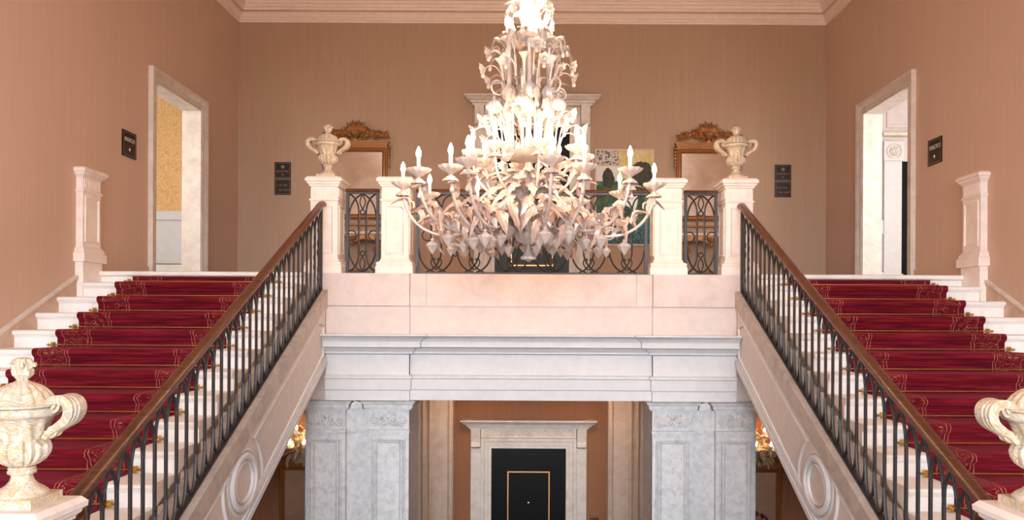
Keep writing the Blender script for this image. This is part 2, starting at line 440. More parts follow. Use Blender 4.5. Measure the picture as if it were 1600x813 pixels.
# doorways in the side walls
CP = [(0,0),(0,.028),(.03,.034),(.045,.026),(.085,.044),(.115,.062),(.14,.062),(.14,0)]
for n, s in ((3, -1), (4, 1)):
    mp = lambda u,v,q,s=s: (s*(W-q), u, v)
    dr = struct('door_%d' % n, MB().sweep([(DY0,LAND),(DY0,DTOP),(DY1,DTOP),(DY1,LAND)], CP, mp, closed_prof=True), M['casing'], (s*W, (DY0+DY1)/2, LAND))
    a, b = sorted((s*(W-.02), s*(W+.25)))
    for y0, y1 in ((DY0, DY0+.03), (DY1-.03, DY1)): part('jamb', MB().box(a, b, y0, y1, LAND, DTOP), M['casing'], dr)
    part('lintel', MB().box(a, b, DY0+.03, DY1-.03, DTOP-.03, DTOP), M['casing'], dr)
# rooms beyond the side doors
for s in (-1, 1):
    a, b = sorted((s*(W+.25), s*8.0))
    nm = 'side_room_' + SIDE[s]
    struct('floor_' + nm, MB().box(a, b, 8.2, BACK+.1, LAND-.1, LAND), M['floor'])
    struct('ceiling_' + nm, MB().box(a, b, 8.2, BACK+.1, 4.2, 4.3), M['white'])
    o = s*8.0; a2, b2_ = sorted((o, o+s*.1))
    struct('wall_outer_' + nm, MB().box(a2, b2_, 8.2, BACK+.1, LAND, 4.2), M['white'])
    struct('wall_near_' + nm, MB().box(a, b, 8.1, 8.2, LAND, 4.2), M['white'])
    wb = struct('wall_far_' + nm, MB().box(a, b, BACK, BACK+.1, LAND, 4.2), M['damask'] if s < 0 else M['cream'])
    yf = BACK
    if s < 0:
        part('dado_panel', MB().box(a, b, yf-.02, yf, LAND+.36, 1.55), M['white'], wb)
        part('dado_rail', MB().box(a, b, yf-.06, yf, 1.55, 1.69), M['white'], wb)
        part('skirting', MB().box(a, b, yf-.05, yf, LAND, LAND+.345), M['marble'], wb)
        part('shadow_strip', MB().box(a, b, yf-.03, yf, LAND+.345, LAND+.36), M['iron'], wb)  # solid dark strip painted in for the shadow line above the skirting
    else:
        part('dado_panel', MB().box(a, 5.94, yf-.02, yf, LAND+.3, 1.38), M['white'], wb)
        part('dado_rail', MB().box(a, 5.94, yf-.05, yf, 1.38, 1.6), M['white'], wb)
        part('skirting', MB().box(a, 5.94, yf-.05, yf, LAND, LAND+.28), M['marble'], wb)
        part('wall_panel', MB().sweep([(5.15,1.68),(5.52,1.68),(5.52,3.75),(5.15,3.75)], [(0,0),(0,.02),(.04,.03),(.05,0)], XZ(yf), closed=True, closed_prof=True), M['cream'], wb)
        pl = part('pilaster', MB().box(5.66, 5.94, yf-.07, yf, LAND, 2.55).box(5.64, 5.96, yf-.09, yf, LAND, LAND+.25).box(5.64, 5.96, yf-.1, yf, 2.55, 2.86), M['white'], wb)
        ros = MB()
        for k in range(8):
            t = 2*PI*k/8; ros.tube([(5.80+.02*math.cos(t), yf-.105, 2.70+.02*math.sin(t)), (5.80+.075*math.cos(t), yf-.11, 2.70+.075*math.sin(t))], [.012,.02], 6)
        ros.tube([(5.80+.115*math.cos(t), yf-.105, 2.70+.115*math.sin(t)) for t in [2*PI*i/20 for i in range(20)]], .012, 6, closed=True)
        part('rosette', ros, M['casing'], pl)
        part('lintel', MB().box(5.62, 8.0, yf-.12, yf, 2.95, 3.0), M['casing'], wb)
        part('dark_opening', MB().box(5.96, 6.5, yf-.03, yf, LAND, 2.55), M['black'], wb)
        part('wall_panel', MB().sweep([(5.72,3.1),(6.5,3.1),(6.5,3.9),(5.72,3.9)], [(0,0),(0,.02),(.04,.03),(.05,0)], XZ(yf), closed=True, closed_prof=True), M['cream'], wb)

# the two grand doors on the back wall (landing and ground floor)
def grand_door(n, base, x):
    yf = BACK
    rt = struct('door_%d' % n, MB().box(x-.60, x+.60, yf-.03, yf, base, base+2.595), M['black'], (x, yf, base))
    H = 2.595
    lf = part('door_leaf', MB().box(x-.47, x+.47, yf-.05, yf-.03, base+.01, base+2.50), M['black'], rt)
    part('gold_inlay', MB().sweep([(x-.34,base+.35),(x+.34,base+.35),(x+.34,base+2.225),(x-.34,base+2.225)], [(0,0),(0,.010),(.018,.010),(.018,0)], XZ(yf-.05), closed=True, closed_prof=True), M['goldline'], lf)
    part('peephole', MB().lathe([(.014,0),(.014,.012),(.006,.014)], 12).xf(Matrix.Translation((x, yf-.05, base+1.72)) @ Matrix.Rotation(PI/2, 4, 'X')), M['brass'], lf)
    part('handle', MB().box(x+.39, x+.43, yf-.07, yf-.05, base+.98, base+1.16).tube([(x+.41,yf-.07,base+1.08),(x+.41,yf-.11,base+1.08),(x+.31,yf-.11,base+1.08)], .01, 8), M['brass'], lf)
    part('architrave', MB().sweep([(x-.60,base),(x-.60,base+H),(x+.60,base+H),(x+.60,base)], [(0,0),(0,.06),(.05,.06),(.055,.07),(.10,.072),(.11,.085),(.14,.095),(.165,.095),(.165,0)], XZ(yf), closed_prof=True), M['casing'], rt)
    for s in (-1, 1):
        st = part('side_strip', MB().box(x+s*.85-.08, x+s*.85+.08, yf-.05, yf, base, base+2.60), M['casing'], rt)
        cs = MB(); pr = [(0,2.60),(.10,2.62),(.105,2.66),(.085,2.70),(.10,2.78),(.14,2.86),(.15,2.915),(0,2.915)]
        cs.prism([(p,q+base) for p,q in pr], x+s*.85-.075, x+s*.85+.075, lambda u,v,q: (q, yf-u, v))
        for k in (-1, 1): cs.tube([(x+s*.85+k*.03, yf-.11, base+2.60+.03*math.sin(t)) for t in (0,1,2,3)], .022, 8)
        part('console', cs, M['casing'], rt)
    fz = part('frieze', MB().box(x-.765, x+.765, yf-.07, yf, base+2.765, base+2.915), M['casing'], rt)
    cv = MB(); rr = random.Random(n)
    for k in range(14):
        cx = x-.68+k*.105
        cv.tube(spiral((cx, base+2.84), .055, .012, rr.random()*6, 1.4*rr.choice((-1,1)), 12, lambda a,b: (a, yf-.073, b)), .009, 5)
    part('carving', cv, M['pilaster'], fz)
    hp = [(0,2.915),(.02,2.915),(.03,2.95),(.06,2.955),(.065,2.985),(.10,2.99),(.13,3.03),(.15,3.04),(.15,3.065),(0,3.065)]
    hx = .935
    part('hood', MB().sweep([(x+hx,yf+.001),(x+hx,yf-.1),(x-hx,yf-.1),(x-hx,yf+.001)][::-1], [(-p,q+base) for p,q in hp], lambda u,v,q: (u,v,q), closed_prof=True), M['casing'], rt)
grand_door(1, LAND, .005)
grand_door(2, GROUND, -.03)

# beige pilasters flanking the passage on the ground floor
for s in (-1, 1):
    a, b = sorted((s*1.21, s*1.78))
    o = thing('pilaster', 'beige stone pilaster at the %s of the lower black door' % SIDE[s], 'pilaster', ((a+b)/2, 11.95, GROUND))
    part('shaft', MB().box(a, b, 11.95, BACK-.001, GROUND, -.925), M['pilaster'], o)
    for x0, x1 in ((1.22,1.29),(1.53,1.60),(1.64,1.70)):
        c, e = sorted((s*x0, s*x1)); part('moulding', MB().prism([(c,11.95),(c+.01,11.925),((c+e)/2,11.91),(e-.01,11.925),(e,11.95)], GROUND, -.925, lambda u,v,q: (u,v,q)), M['pilaster'], o)

# ------------------------------------------------------------------ balcony front
wbk = struct('wall_balcony', MB().box(-2.52, 2.52, 8.54, 8.9, -.92, LAND).box(-2.27,-1.345,8.482,8.54,-.92,.12).box(1.345,2.27,8.482,8.54,-.92,.12), M['cream'])
for x0, x1, yf in ((-2.52,-1.347,8.472),(-1.343,-1.172,8.528),(-1.162,1.162,8.528),(1.172,1.343,8.528),(1.347,2.52,8.472)):
    part('stone_slab', MB().box(x0, x1, yf, 8.7, .125, LAND), M['slab'], wbk)
ent = [(.22,-.185),(.22,-.203),(.21,-.206),(.185,-.225),(.155,-.25),(.15,-.262),(.14,-.264),(.14,-.325),(.125,-.33),(.085,-.338),(.06,-.365),(.045,-.38),(.045,-.40),(.02,-.405),(.0,-.415),
       (0,-.635),(.035,-.65),(.035,-.675),(.02,-.685),(.02,-.80),(.004,-.81),(.004,-.92),(-.06,-.92),(-.06,-.185)]
path = [(-2.268,8.475),(-1.345,8.475),(-1.345,8.538),(1.345,8.538),(1.345,8.475),(2.268,8.475)]
part('entablature', MB().sweep(path, [(-p,z) for p,z in ent], lambda u,v,q: (u,v,q), closed_prof=True), M['white'], wbk, smooth=28)

# piers under the balcony
def pier(s):
    sx = lambda x: s*x
    o = thing('pier', 'grey stone pier with two panelled pilasters under the %s of the balcony' % SIDE[s], 'pillar', (s*1.93, 8.86, GROUND))
    def bx(mb, x0, x1, y0, y1, z0, z1):
        a, b = sorted((sx(x0), sx(x1))); return mb.box(a, b, y0, y1, z0, z1)
    part('core', bx(MB(), 2.515, 1.375, 8.575, 9.20, GROUND, -.925), M['pier'], o)
    zf, zc, zk = -1.245, -1.02, -.925
    for x0, x1 in ((2.475,2.05),(1.795,1.347)):
        ps = part('pilaster', bx(MB(), x0, x1, 8.50, 8.575, GROUND, zf-.03), M['pier'], o)
        a, b = sorted((sx(x0), sx(x1)))
        for i0, q in ((.04, [(0,0),(0,.022),(.012,.03),(.020,.024),(.026,.012),(.032,0)]), (.082, [(0,0),(0,.012),(.01,.02),(.018,.008),(.022,0)])):
            part('panel_frame', MB().sweep([(a+i0,GROUND+.4),(b-i0,GROUND+.4),(b-i0,zf-.075-i0*.6),(a+i0,zf-.075-i0*.6)], q, XZ(8.50), closed=True, closed_prof=True), M['pier'], ps)
        part('necking', bx(MB(), x0+.012, x1-.012, 8.470, 8.575, zf-.03, zf), M['pier'], o)
        fb = part('frieze_block', bx(MB(), x0, x1, 8.51, 8.575, zf, zc), M['pier'], o)
        cv = MB(); rr = random.Random(int(x0*100)+s); cxm = (a+b)/2; zm = (zf+zc)/2; hw = abs(b-a)/2
        mpv = lambda u,v: (u, 8.486, v)
        for k in (-1, 1):
            cv.tube(spiral((cxm+k*.06, zm), .062, .012, PI/2, 1.6*k, 18, mpv), .015, 6)
            cv.tube(spiral((cxm+k*.155, zm-.01), .055, .01, -PI/2, -1.6*k, 18, mpv), .014, 6)
            for j in range(7):
                t = k*(hw-.03-.03*j); cv.tube([(cxm+t, 8.486, zm+rr.uniform(-.08,.02)), (cxm+t+rr.uniform(-.04,.04), 8.486, zm+rr.uniform(.0,.09))], [.019,.008], 6)
        cv.lathe([(.0,-.03),(.022,-.015),(.028,0),(.022,.015),(0,.03)], 8, (cxm, 8.486, zm+.03), cap=False)
        part('carving', cv, M['pier'], fb)
        pr = [(0,zc),(.03,zc),(.03,zc+.018),(.045,zc+.022),(.045,zc+.058),(.062,zc+.062),(.070,zc+.080),(.076,zk-.002),(0,zk-.001)]
        pth = [(a,8.575),(a,8.495),(b,8.495),(b,8.575)]
        part('crown_moulding', MB().sweep(pth, [(-p,q) for p,q in pr], lambda u,v,q: (u,v,q), closed_prof=True), M['pier'], o, smooth=20)
    # half-round lobe between the two crowns, plain block between the friezes
    a, b = sorted((sx(2.05), sx(1.795))); xm = (a+b)/2
    part('centre_block', MB().box(a+.002, b-.002, 8.54, 8.575, zf, zc), M['pier'], o)
    part('centre_necking', MB().box(a+.002, b-.002, 8.528, 8.575, zf-.03, zf), M['pier'], o)
    lob = MB(); pts = [(xm+.065*math.cos(t), zk-.066+.06*math.sin(t)) for t in [PI*i/12 for i in range(13)]]
    pts = pts + [(xm-.065, zc+.005), (xm+.065, zc+.005)]
    lob.prism(pts, 0, .10, lambda u,v,q: (u, 8.575-q, v)); part('lobe', lob, M['pier'], o)
    # inner return face
    part('side_pilaster', bx(MB(), 1.375, 1.347, 8.55, 9.20, GROUND, zf-.03), M['pier'], o)
    part('side_necking', bx(MB(), 1.375, 1.335, 8.55, 9.21, zf-.03, zf), M['pier'], o)
    part('side_frieze', bx(MB(), 1.375, 1.347, 8.55, 9.20, zf, zc), M['pier'], o)
    part('side_crown', MB().prism([(1.375,zc),(1.335,zc),(1.325,zc+.035),(1.30,zc+.06),(1.295,zk),(1.375,zk)], 8.55, 9.20, lambda u,v,q: (sx(u), q, v)), M['pier'], o)
for s in (-1, 1): pier(s)

# ------------------------------------------------------------------ stairs
def flight(s):
    X0, X1 = 2.46, W-.002
    st = thing('staircase', 'white marble staircase on the %s with a panelled stone side' % SIDE[s], 'staircase', (s*3.6, 6.2, MID))
    pr = [(0.36,0),(-.012,0),(-.03,-.008),(-.037,-.026),(-.03,-.043),(-.012,-.050),(-.010,-.058),(.0,-.066),(.0,-R),(.36,-R)]
    a, b = sorted((s*X0, s*X1))
    me = MB().prism(pr, a, b, lambda u,v,q: (q,u,v)).mesh('step', M['marble'])
    base = WL[st.name]
    for k in range(1, 14):
        hgt = .999 if k < 13 else 1.0
        inst('step', me, st, (-base[0], D(k)-base[1], T(k)-base[2]))
    # sloping slab that carries the steps
    part('soffit', MB().prism([(8.42, ZB(8.42)+.05),(4.1, ZB(4.1)+.05),(D(12.6), T(1)-.006-(8.33-D(12.6))*R/G),(8.33,T(1)-.006),(8.42,T(1)-.006)], a, b, lambda u,v,q: (q,u,v)), M['marble'], st)
    xi, xo = sorted((s*2.275, s*2.455))
    end = 4.08
    sg = part('stringer', MB().prism([(8.482,ZT(8.482)-.165),(end,ZT(end)-.165),(end,ZB(end)),(8.482,ZB(8.482))], xi, xo, lambda u,v,q: (q,u,v)), M['string'], st)
    # mouldings on the inner face of the stringer
    mp = lambda u,v,q: (s*(2.275-q), u, v)
    def band(u0, u1, f, o0, o1, th):
        return MB().prism([(u0,f(u0)+o0),(u1,f(u1)+o0),(u1,f(u1)+o1),(u0,f(u0)+o1)], 0, th, mp)
    part('edge_moulding', band(8.47, end, ZB, 0, .05, .03), M['white'], sg)
    part('edge_moulding', band(8.47, end, ZB, .058, .085, .018), M['white'], sg)
    part('edge_moulding', band(8.47, end, ZT, -.192, -.165, .018), M['white'], sg)
    ZC = lambda u: (ZT(u)-.192+ZB(u)+.085)/2
    def ring(uc, ru, rv, p):
        zc = ZC(uc)
        path = [(uc+ru*math.cos(t), zc+rv*math.sin(t)+.0*math.cos(t)) for t in [2*PI*i/40 for i in range(40)]]
        return MB().sweep(path, p, mp, closed=True, closed_prof=True)
    # panel frame with a chamfered upper end, broken by the medallion
    uo = 6.08
    lo = lambda u: ZB(u)+.125; hi = lambda u: ZT(u)-.225
    fp = [(0,0),(0,.012),(.012,.018),(.024,.010),(.028,0)]
    ue = 8.40
    def bow(a0, a1):          # end of a panel bowed round the medallion
        r = []
        for i in range(13):
            t = math.radians(a0+(a1-a0)*i/12); u = uo+.40*math.cos(t)
            r.append((u, min(hi(u), max(lo(u), ZC(uo)+.36*math.sin(t)))))
        return r
    path = [(ue, lo(ue)), (ue, (lo(ue)+hi(ue))/2+.10), (ue-.20, hi(ue-.20))] + bow(62, -42)
    part('panel_frame', MB().sweep(path, fp, mp, closed=True, closed_prof=True), M['white'], sg)
    u1 = end+.12
    path = [(u1, hi(u1)), (u1, lo(u1))] + bow(242, 138)
    part('panel_frame', MB().sweep(path, fp, mp, closed=True, closed_prof=True), M['white'], sg)
    med = part('medallion', ring(uo, .275, .232, [(0,0),(0,.02),(.02,.032),(.045,.028),(.055,.014),(.06,0)]), M['white'], sg)
    part('medallion_bead', ring(uo, .195, .165, [(0,0),(0,.014),(.010,.022),(.020,.014),(.022,0)]), M['white'], med)
    part('medallion_band', ring(uo, .325, .268, [(0,0),(0,.008),(.02,.012),(.03,0)]), M['white'], med)
    # coping stones
    xi, xo = sorted((s*2.245, s*2.475))
    for u0, u1 in ((8.482, 6.58), (6.574, 5.25), (5.244, 4.08)):
        part('coping_stone', MB().prism([(u0,ZT(u0)),(u1,ZT(u1)),(u1,ZT(u1)-.165),(u0,ZT(u0)-.165)], xi, xo, lambda u,v,q: (q,u,v)), M['cope'], st)
    # skirting against the room wall
    a, b = sorted((s*(W-.03), s*(W-.001)))
    zs = lambda d: T(1)+.055+(d-D(1))*(R/G)
    part('skirting', MB().prism([(7.98,zs(7.98)),(D(13),zs(D(13))),(D(13),T(13)-.16),(7.98,T(1)-.5)], a, b, lambda u,v,q: (q,u,v)), M['skirt'], st)
    a2, b2 = sorted((s*(W-.042), s*(W-.001)))
    part('skirting_cap', MB().prism([(7.98,zs(7.98)),(D(13),zs(D(13))),(D(13),zs(D(13))+.025),(7.98,zs(7.98)+.025)], a2, b2, lambda u,v,q: (q,u,v)), M['casing'], st)

    # carpet runner
    xa, xb = 2.78, 4.32
    pts = [(8.318, LAND-.058)]
    for k in range(0, 13):
        nz = T(k+1)
        pts += [(D(k)-.010, nz+.012), (D(k)-.018, nz+.008)]
        yn = D(k+1)
        pts += [(yn-.012, nz+.008), (yn-.034, nz+.0), (yn-.046, nz-.022), (yn-.040, nz-.048), (yn-.022, nz-.062), (yn-.010, nz-.075)]
    pts += [(D(13)-.010, MID+.012)]
    n = len(pts); vs = []; fs = []; uvs = []
    L = [0]
    for i in range(1, n): L.append(L[-1]+math.hypot(pts[i][0]-pts[i-1][0], pts[i][1]-pts[i-1][1]))
    def off(i, t):
        a_, b_ = pts[max(i-1,0)], pts[min(i+1,n-1)]; dx, dz = b_[0]-a_[0], b_[1]-a_[1]; l = math.hypot(dx,dz)
        return (pts[i][0]+dz/l*t, pts[i][1]-dx/l*t)
    for i in range(n):
        q = off(i, -.007)
        for x in (xa, xb): vs.append((s*x, pts[i][0], pts[i][1])); uvs.append((x-xa, L[i]))
        for x in (xa, xb): vs.append((s*x, q[0], q[1])); uvs.append((x-xa, L[i]))
    for i in range(n-1):
        c, d = 4*i, 4*i+4
        fs += [(c,c+1,d+1,d),(c+2,d+2,d+3,c+3),(c,d,d+2,c+2),(c+1,c+3,d+3,d+1)]
    me = bpy.data.meshes.new('stair_runner')
    loc = (s*3.55, 6.2, MID)
    me.from_pydata([(p[0]-loc[0],p[1]-loc[1],p[2]-loc[2]) for p in vs], [], fs); me.materials.append(M['carpet'])
    ul = me.uv_layers.new(name='UVMap')
    for lp in me.loops: ul.data[lp.index].uv = uvs[lp.vertex_index]
    bm = bmesh.new(); bm.from_mesh(me); bmesh.ops.recalc_face_normals(bm, faces=bm.faces); bm.to_mesh(me); bm.free()
    me.polygons.foreach_set('use_smooth', [True]*len(me.polygons)); me.set_sharp_from_angle(angle=math.radians(50))
    tag(link('stair_runner', me, loc), 'crimson carpet runner with gold scroll border on the %s stairs' % SIDE[s], 'carpet')
    # brass rods
    rod = MB().tube([(-.83,0,0),(.83,0,0)], .0065, 8).mesh('rod', M['brass'])
    br = MB().box(-.014,.014,-.010,.018,-.024,.024).lathe([(.004,-.012),(.012,-.006),(.014,0),(.012,.006),(.004,.012)], 10, (0,-.012,0)).mesh('bracket', M['brass'])
    fin = MB().lathe([(.006,0),(.012,.006),(.013,.014),(.008,.022),(.003,.03)], 10).xf(Matrix.Rotation(PI/2,4,'Y')).mesh('finial', M['brass'])
    for k in range(13):
        o = thing('stair_rod', 'brass stair rod across the %s carpet, %s from the top' % (SIDE[s], ORD[k]), 'stair rod', (s*3.55, D(k)-.026, T(k+1)+.026), 'brass stair rods')
        inst('rod', rod, o, (0,0,0))
        for e in (-1, 1):
            inst('bracket', br, o, (e*.80,0,0)); inst('finial', fin, o, (e*.83,0,0), (0,0,0 if e > 0 else PI))
for s in (-1, 1): flight(s)

# warm flush lamps on the lower hall ceiling
for s in (-1, 1):
    o = thing('ceiling_lamp', 'round flush ceiling lamp in the lower hall, %s of the door' % SIDE[s], 'lamp', (s*.95, 11.3, -.925))
    part('rim', MB().lathe([(.16,-.0),(.17,-.02),(.16,-.035),(.13,-.04)], 24, (s*.95, 11.3, -.921)), M['brass'], o)
    part('shade', MB().lathe([(.13,-.036),(.11,-.06),(.07,-.078),(.01,-.085)], 24, (s*.95, 11.3, -.921)), M['lamp'], o)
# ------------------------------------------------------------------ pedestals
def sq(mb, w, d, z0, z1): return mb.box(-w/2, w/2, -d/2, d/2, z0, z1)
def sqprof(prof):
    """square moulding: prof [(half width, z)] turned into a closed square solid"""
    mb = MB(); vs = []; fs = []
    for h, z in prof: vs += [(-h,-h,z),(h,-h,z),(h,h,z),(-h,h,z)]
    m = len(prof)
    for k in range(m-1):
        for j in range(4): fs.append((4*k+j, 4*k+(j+1)%4, 4*k+4+(j+1)%4, 4*k+4+j))
    fs += [(3,2,1,0), tuple(4*(m-1)+j for j in range(4))]
    return mb.add(vs, fs)
def pedestal(label, loc, w, h, mat, sides=('front','in','out'), group=None, name='pedestal'):
    o = thing(name, label, 'pedestal', loc, group)
    hw = w/2
    k = 1.0
    inst('base', sqprof([(hw+.055,0),(hw+.055,.075),(hw+.048,.082),(hw+.045,.095),(hw+.05,.105),(hw+.045,.125),(hw+.02,.135),(hw+.012,.15),(hw+.004,.165),(hw,.17)]).mesh('base', mat, smooth=30), o, (0,0,0))
    zt = h-.27
    inst('shaft', sqprof([(hw,.17),(hw,zt)]).mesh('shaft', mat), o, (0,0,0))
    inst('necking', sqprof([(hw,zt),(hw+.012,zt+.006),(hw+.014,zt+.018),(hw+.004,zt+.026),(hw+.002,zt+.03)]).mesh('necking', mat), o, (0,0,0))
    fr = inst('frieze', sqprof([(hw-.004,zt+.03),(hw-.004,zt+.16)]).mesh('frieze', mat), o, (0,0,0))
    nfl = 9; fm = MB()
    for i in range(nfl):
        x = -hw+.035+(w-.07)*i/(nfl-1); q = (w-.07)/(nfl-1)*.32
        fm.prism([(x-q,zt+.05),(x+q,zt+.05),(x+q,zt+.14),(x,zt+.15),(x-q,zt+.14)], hw-.004, hw+.006, lambda u,v,a: (u,-a,v))
    fme = fm.mesh('flutes', mat)
    pm = MB().sweep([(-hw+.045,.215),(hw-.045,.215),(hw-.045,zt-.045),(-hw+.045,zt-.045)], [(0,0),(0,.008),(.010,.012),(.020,.006),(.026,-.0)], lambda u,v,q: (u,-hw-q,v), closed=True, closed_prof=True).mesh('panel_frame', mat)
    for sd in sides:
        a = {'front':0,'in':PI/2,'out':-PI/2,'back':PI}[sd]
        inst('panel_frame', pm, o, (0,0,0), (0,0,a)); inst('flutes', fme, fr, (0,0,0), (0,0,a))
    zc = zt+.16
    inst('cap', sqprof([(hw,zc),(hw+.012,zc+.006),(hw+.014,zc+.02),(hw+.03,zc+.034),(hw+.034,zc+.05),(hw+.05,zc+.06),(hw+.052,zc+.085),(hw+.045,zc+.092),(hw+.03,h)]).mesh('cap', mat, smooth=30), o, (0,0,0))
    return o
PH = 1.075
for s in (-1, 1):
    pedestal('pale stone pedestal under the urn at the %s end of the balcony' % SIDE[s], (s*2.31, 8.70, LAND), .305, PH, M['ped'])
    pedestal('pale stone pedestal without urn at the %s edge of the long iron panel' % SIDE[s], (s*1.52, 8.70, LAND), .305, PH, M['ped'])
    pedestal('white stone pedestal under the urn at the foot of the %s stairs' % SIDE[s], (s*2.33, 3.52, MID), .285, -.866-MID, M['ped'])
    # half pedestal engaged in the side wall
    hw = .08
    o = thing('wall_pedestal', 'narrow stone half pedestal against the %s wall at the stair top' % SIDE[s], 'pedestal', (s*4.705, 8.165, T(2)))
    z0 = T(2)
    def hb(nm, pr, z00):
        mb = MB(); vs=[]; fs=[]
        for e, z in pr: vs += [(s*4.748, 8.0-e, z), (s*(4.675-e), 8.0-e, z), (s*(4.675-e), 8.33+e, z), (s*4.748, 8.33+e, z)]
        m = len(pr)
        for k in range(m-1):
            for j in range(4): fs.append((4*k+j,4*k+(j+1)%4,4*k+4+(j+1)%4,4*k+4+j))
        fs += [(3,2,1,0), tuple(4*(m-1)+j for j in range(4))]
        part(nm, mb.add(vs,fs), M['ped'], o, smooth=30)
    zb = T(1)+.02
    hb('plinth', [(0.012,T(1)+.002),(0.012,LAND+.08)], 0)
    part('plinth_foot', MB().box(*sorted((s*4.66,s*4.748)), D(1)-.03, D(1)+.02, T(2)+.001, T(1)+.004), M['ped'], o)
    hb('base', [(.045,LAND+.08),(.045,LAND+.17),(.03,LAND+.18),(.028,LAND+.21),(.008,LAND+.235),(0,LAND+.25)], 0)
    zt = LAND+PH-.265
    hb('shaft', [(0,LAND+.25),(0,zt)], 0)
    hb('necking', [(.012,zt),(.014,zt+.018),(.004,zt+.026)], 0)
    hb('frieze', [(0,zt+.026),(0,zt+.15)], 0)
    fm = MB()
    for i in range(8):
        y = 8.03+.27*i/7; fm.box(*sorted((s*4.669,s*4.676)), y-.012, y+.012, zt+.045, zt+.135)
    part('flutes', fm, M['ped'], o)
    part('panel_frame', MB().sweep([(8.035,LAND+.29),(8.295,LAND+.29),(8.295,zt-.04),(8.035,zt-.04)], [(0,0),(0,.008),(.01,.012),(.02,.006),(.024,0)], lambda u,v,q: (s*(4.675-q),u,v), closed=True, closed_prof=True), M['ped'], o)
    hb('cap', [(.0,zt+.15),(.014,zt+.17),(.03,zt+.185),(.034,zt+.20),(.05,zt+.21),(.052,zt+.235),(.03,zt+.255)], 0)

# ------------------------------------------------------------------ urns
def urn_meshes():
    n = 64; q = {}
    lob = lambda a, k: (lambda t: 1-a+a*abs(math.cos(k*t/2))**.6)
    q['plinth'] = sqprof([(.118,0),(.118,.042),(.112,.046)]).mesh('plinth', M['urn'])
    q['foot'] = MB().lathe([(.108,.046),(.110,.058),(.102,.066),(.092,.075),(.066,.092),(.050,.112),(.044,.130),(.046,.142)], 40).mesh('foot', M['urn'])
    q['knop'] = MB().lathe([(.046,.142),(.058,.146),(.060,.156),(.054,.162),(.058,.168),(.054,.176),(.05,.178)], 32).mesh('knop', M['urn'])
    g = lob(.20, 18)
    q['gadrooned_bowl'] = MB().lathe([(.05,.178),(.072,.188),(.100,.208),(.118,.236),(.122,.262),(.114,.286),(.098,.302),(.09,.306)], n, mod=lambda k,t: g(t) if 0 < k < 7 else 1).mesh('gadrooned_bowl', M['urn'])
    lf = lambda k,t: 1+.10*math.cos(10*t+.6*k)*(.5+.5*math.sin(k*.9)) if k < 5 else 1
    q['body'] = MB().lathe([(.088,.304),(.092,.320),(.098,.345),(.108,.370),(.120,.392),(.132,.408),(.140,.412)], n, mod=lf).mesh('body', M['urn'])
    q['rim'] = MB().lathe([(.140,.410),(.150,.414),(.158,.424),(.160,.440),(.154,.450),(.146,.454)], 48).mesh('rim', M['urn'])
    g2 = lob(.12, 16)
    q['lid'] = MB().lathe([(.140,.455),(.156,.458),(.157,.468),(.143,.474),(.134,.496),(.116,.522),(.088,.546),(.058,.562),(.036,.570),(.03,.574)], n, mod=lambda k,t: g2(t) if 3 < k < 8 else 1).mesh('lid', M['urn'])
    fm = MB().lathe([(.026,.572),(.020,.580),(.028,.588),(.040,.604),(.043,.622),(.036,.640),(.038,.652),(.042,.662),(.034,.676),(.014,.684)], 32, mod=lambda k,t: 1+.13*math.cos(7*t+k*.8))
    for k in range(6):
        t = 2*PI*k/6; c, s_ = math.cos(t), math.sin(t)
        fm.tube([(.030*c,.030*s_,.632),(.045*c,.045*s_,.650),(.056*c,.056*s_,.652),(.058*c,.058*s_,.640)], [.012,.012,.009,.006], 6)
    q['finial'] = fm.mesh('finial', M['urn'])
    h = MB()   # acanthus handle in the +X direction
    cen = bez((.125,0,.452),(.16,0,.510),(.275,0,.510),(.250,0,.425),18)[:-1] + bez((.250,0,.425),(.236,0,.375),(.175,0,.372),(.128,0,.312),10)
    for k in range(-2, 3):
        off = k*.016; rr = [.013+.012*math.sin(PI*i/(len(cen)-1)) for i in range(len(cen))]
        h.tube([(p.x - abs(k)*.004, off*(1+.5*math.sin(PI*i/(len(cen)-1))), p.z) for i,p in enumerate(cen)], rr, 6)
    for e in (-1, 1):
        h.tube(spiral((.150,.462), .034, .008, PI*.1, -1.3, 18, lambda a,b: (a, e*.022, b)), .009, 6)
        h.tube(spiral((.148,.345), .030, .008, PI, 1.2, 16, lambda a,b: (a, e*.020, b)), .008, 6)
    q['handle'] = h.mesh('handle', M['urn'], smooth=50)
    return q
UM = urn_meshes()
def urn(label, loc, sc_):
    o = thing('urn', label, 'urn', loc, 'marbled lidded urns'); o.scale = (sc_,)*3
    for nm in ('plinth','foot','knop','gadrooned_bowl','body','rim'): inst(nm, UM[nm], o, (0,0,0))
    ld = inst('lid', UM['lid'], o, (0,0,0)); inst('finial', UM['finial'], ld, (0,0,0))
    for a in (0, PI): inst('handle', UM['handle'], o, (0,0,0), (0,0,a))
for s in (-1, 1):
    urn('marbled lidded urn on the pedestal at the %s end of the balcony' % SIDE[s], (s*2.31, 8.70, LAND+PH), .905)
    urn('large marbled lidded urn on the pedestal at the foot of the %s stairs' % SIDE[s], (s*2.33, 3.52, -.866), .985)

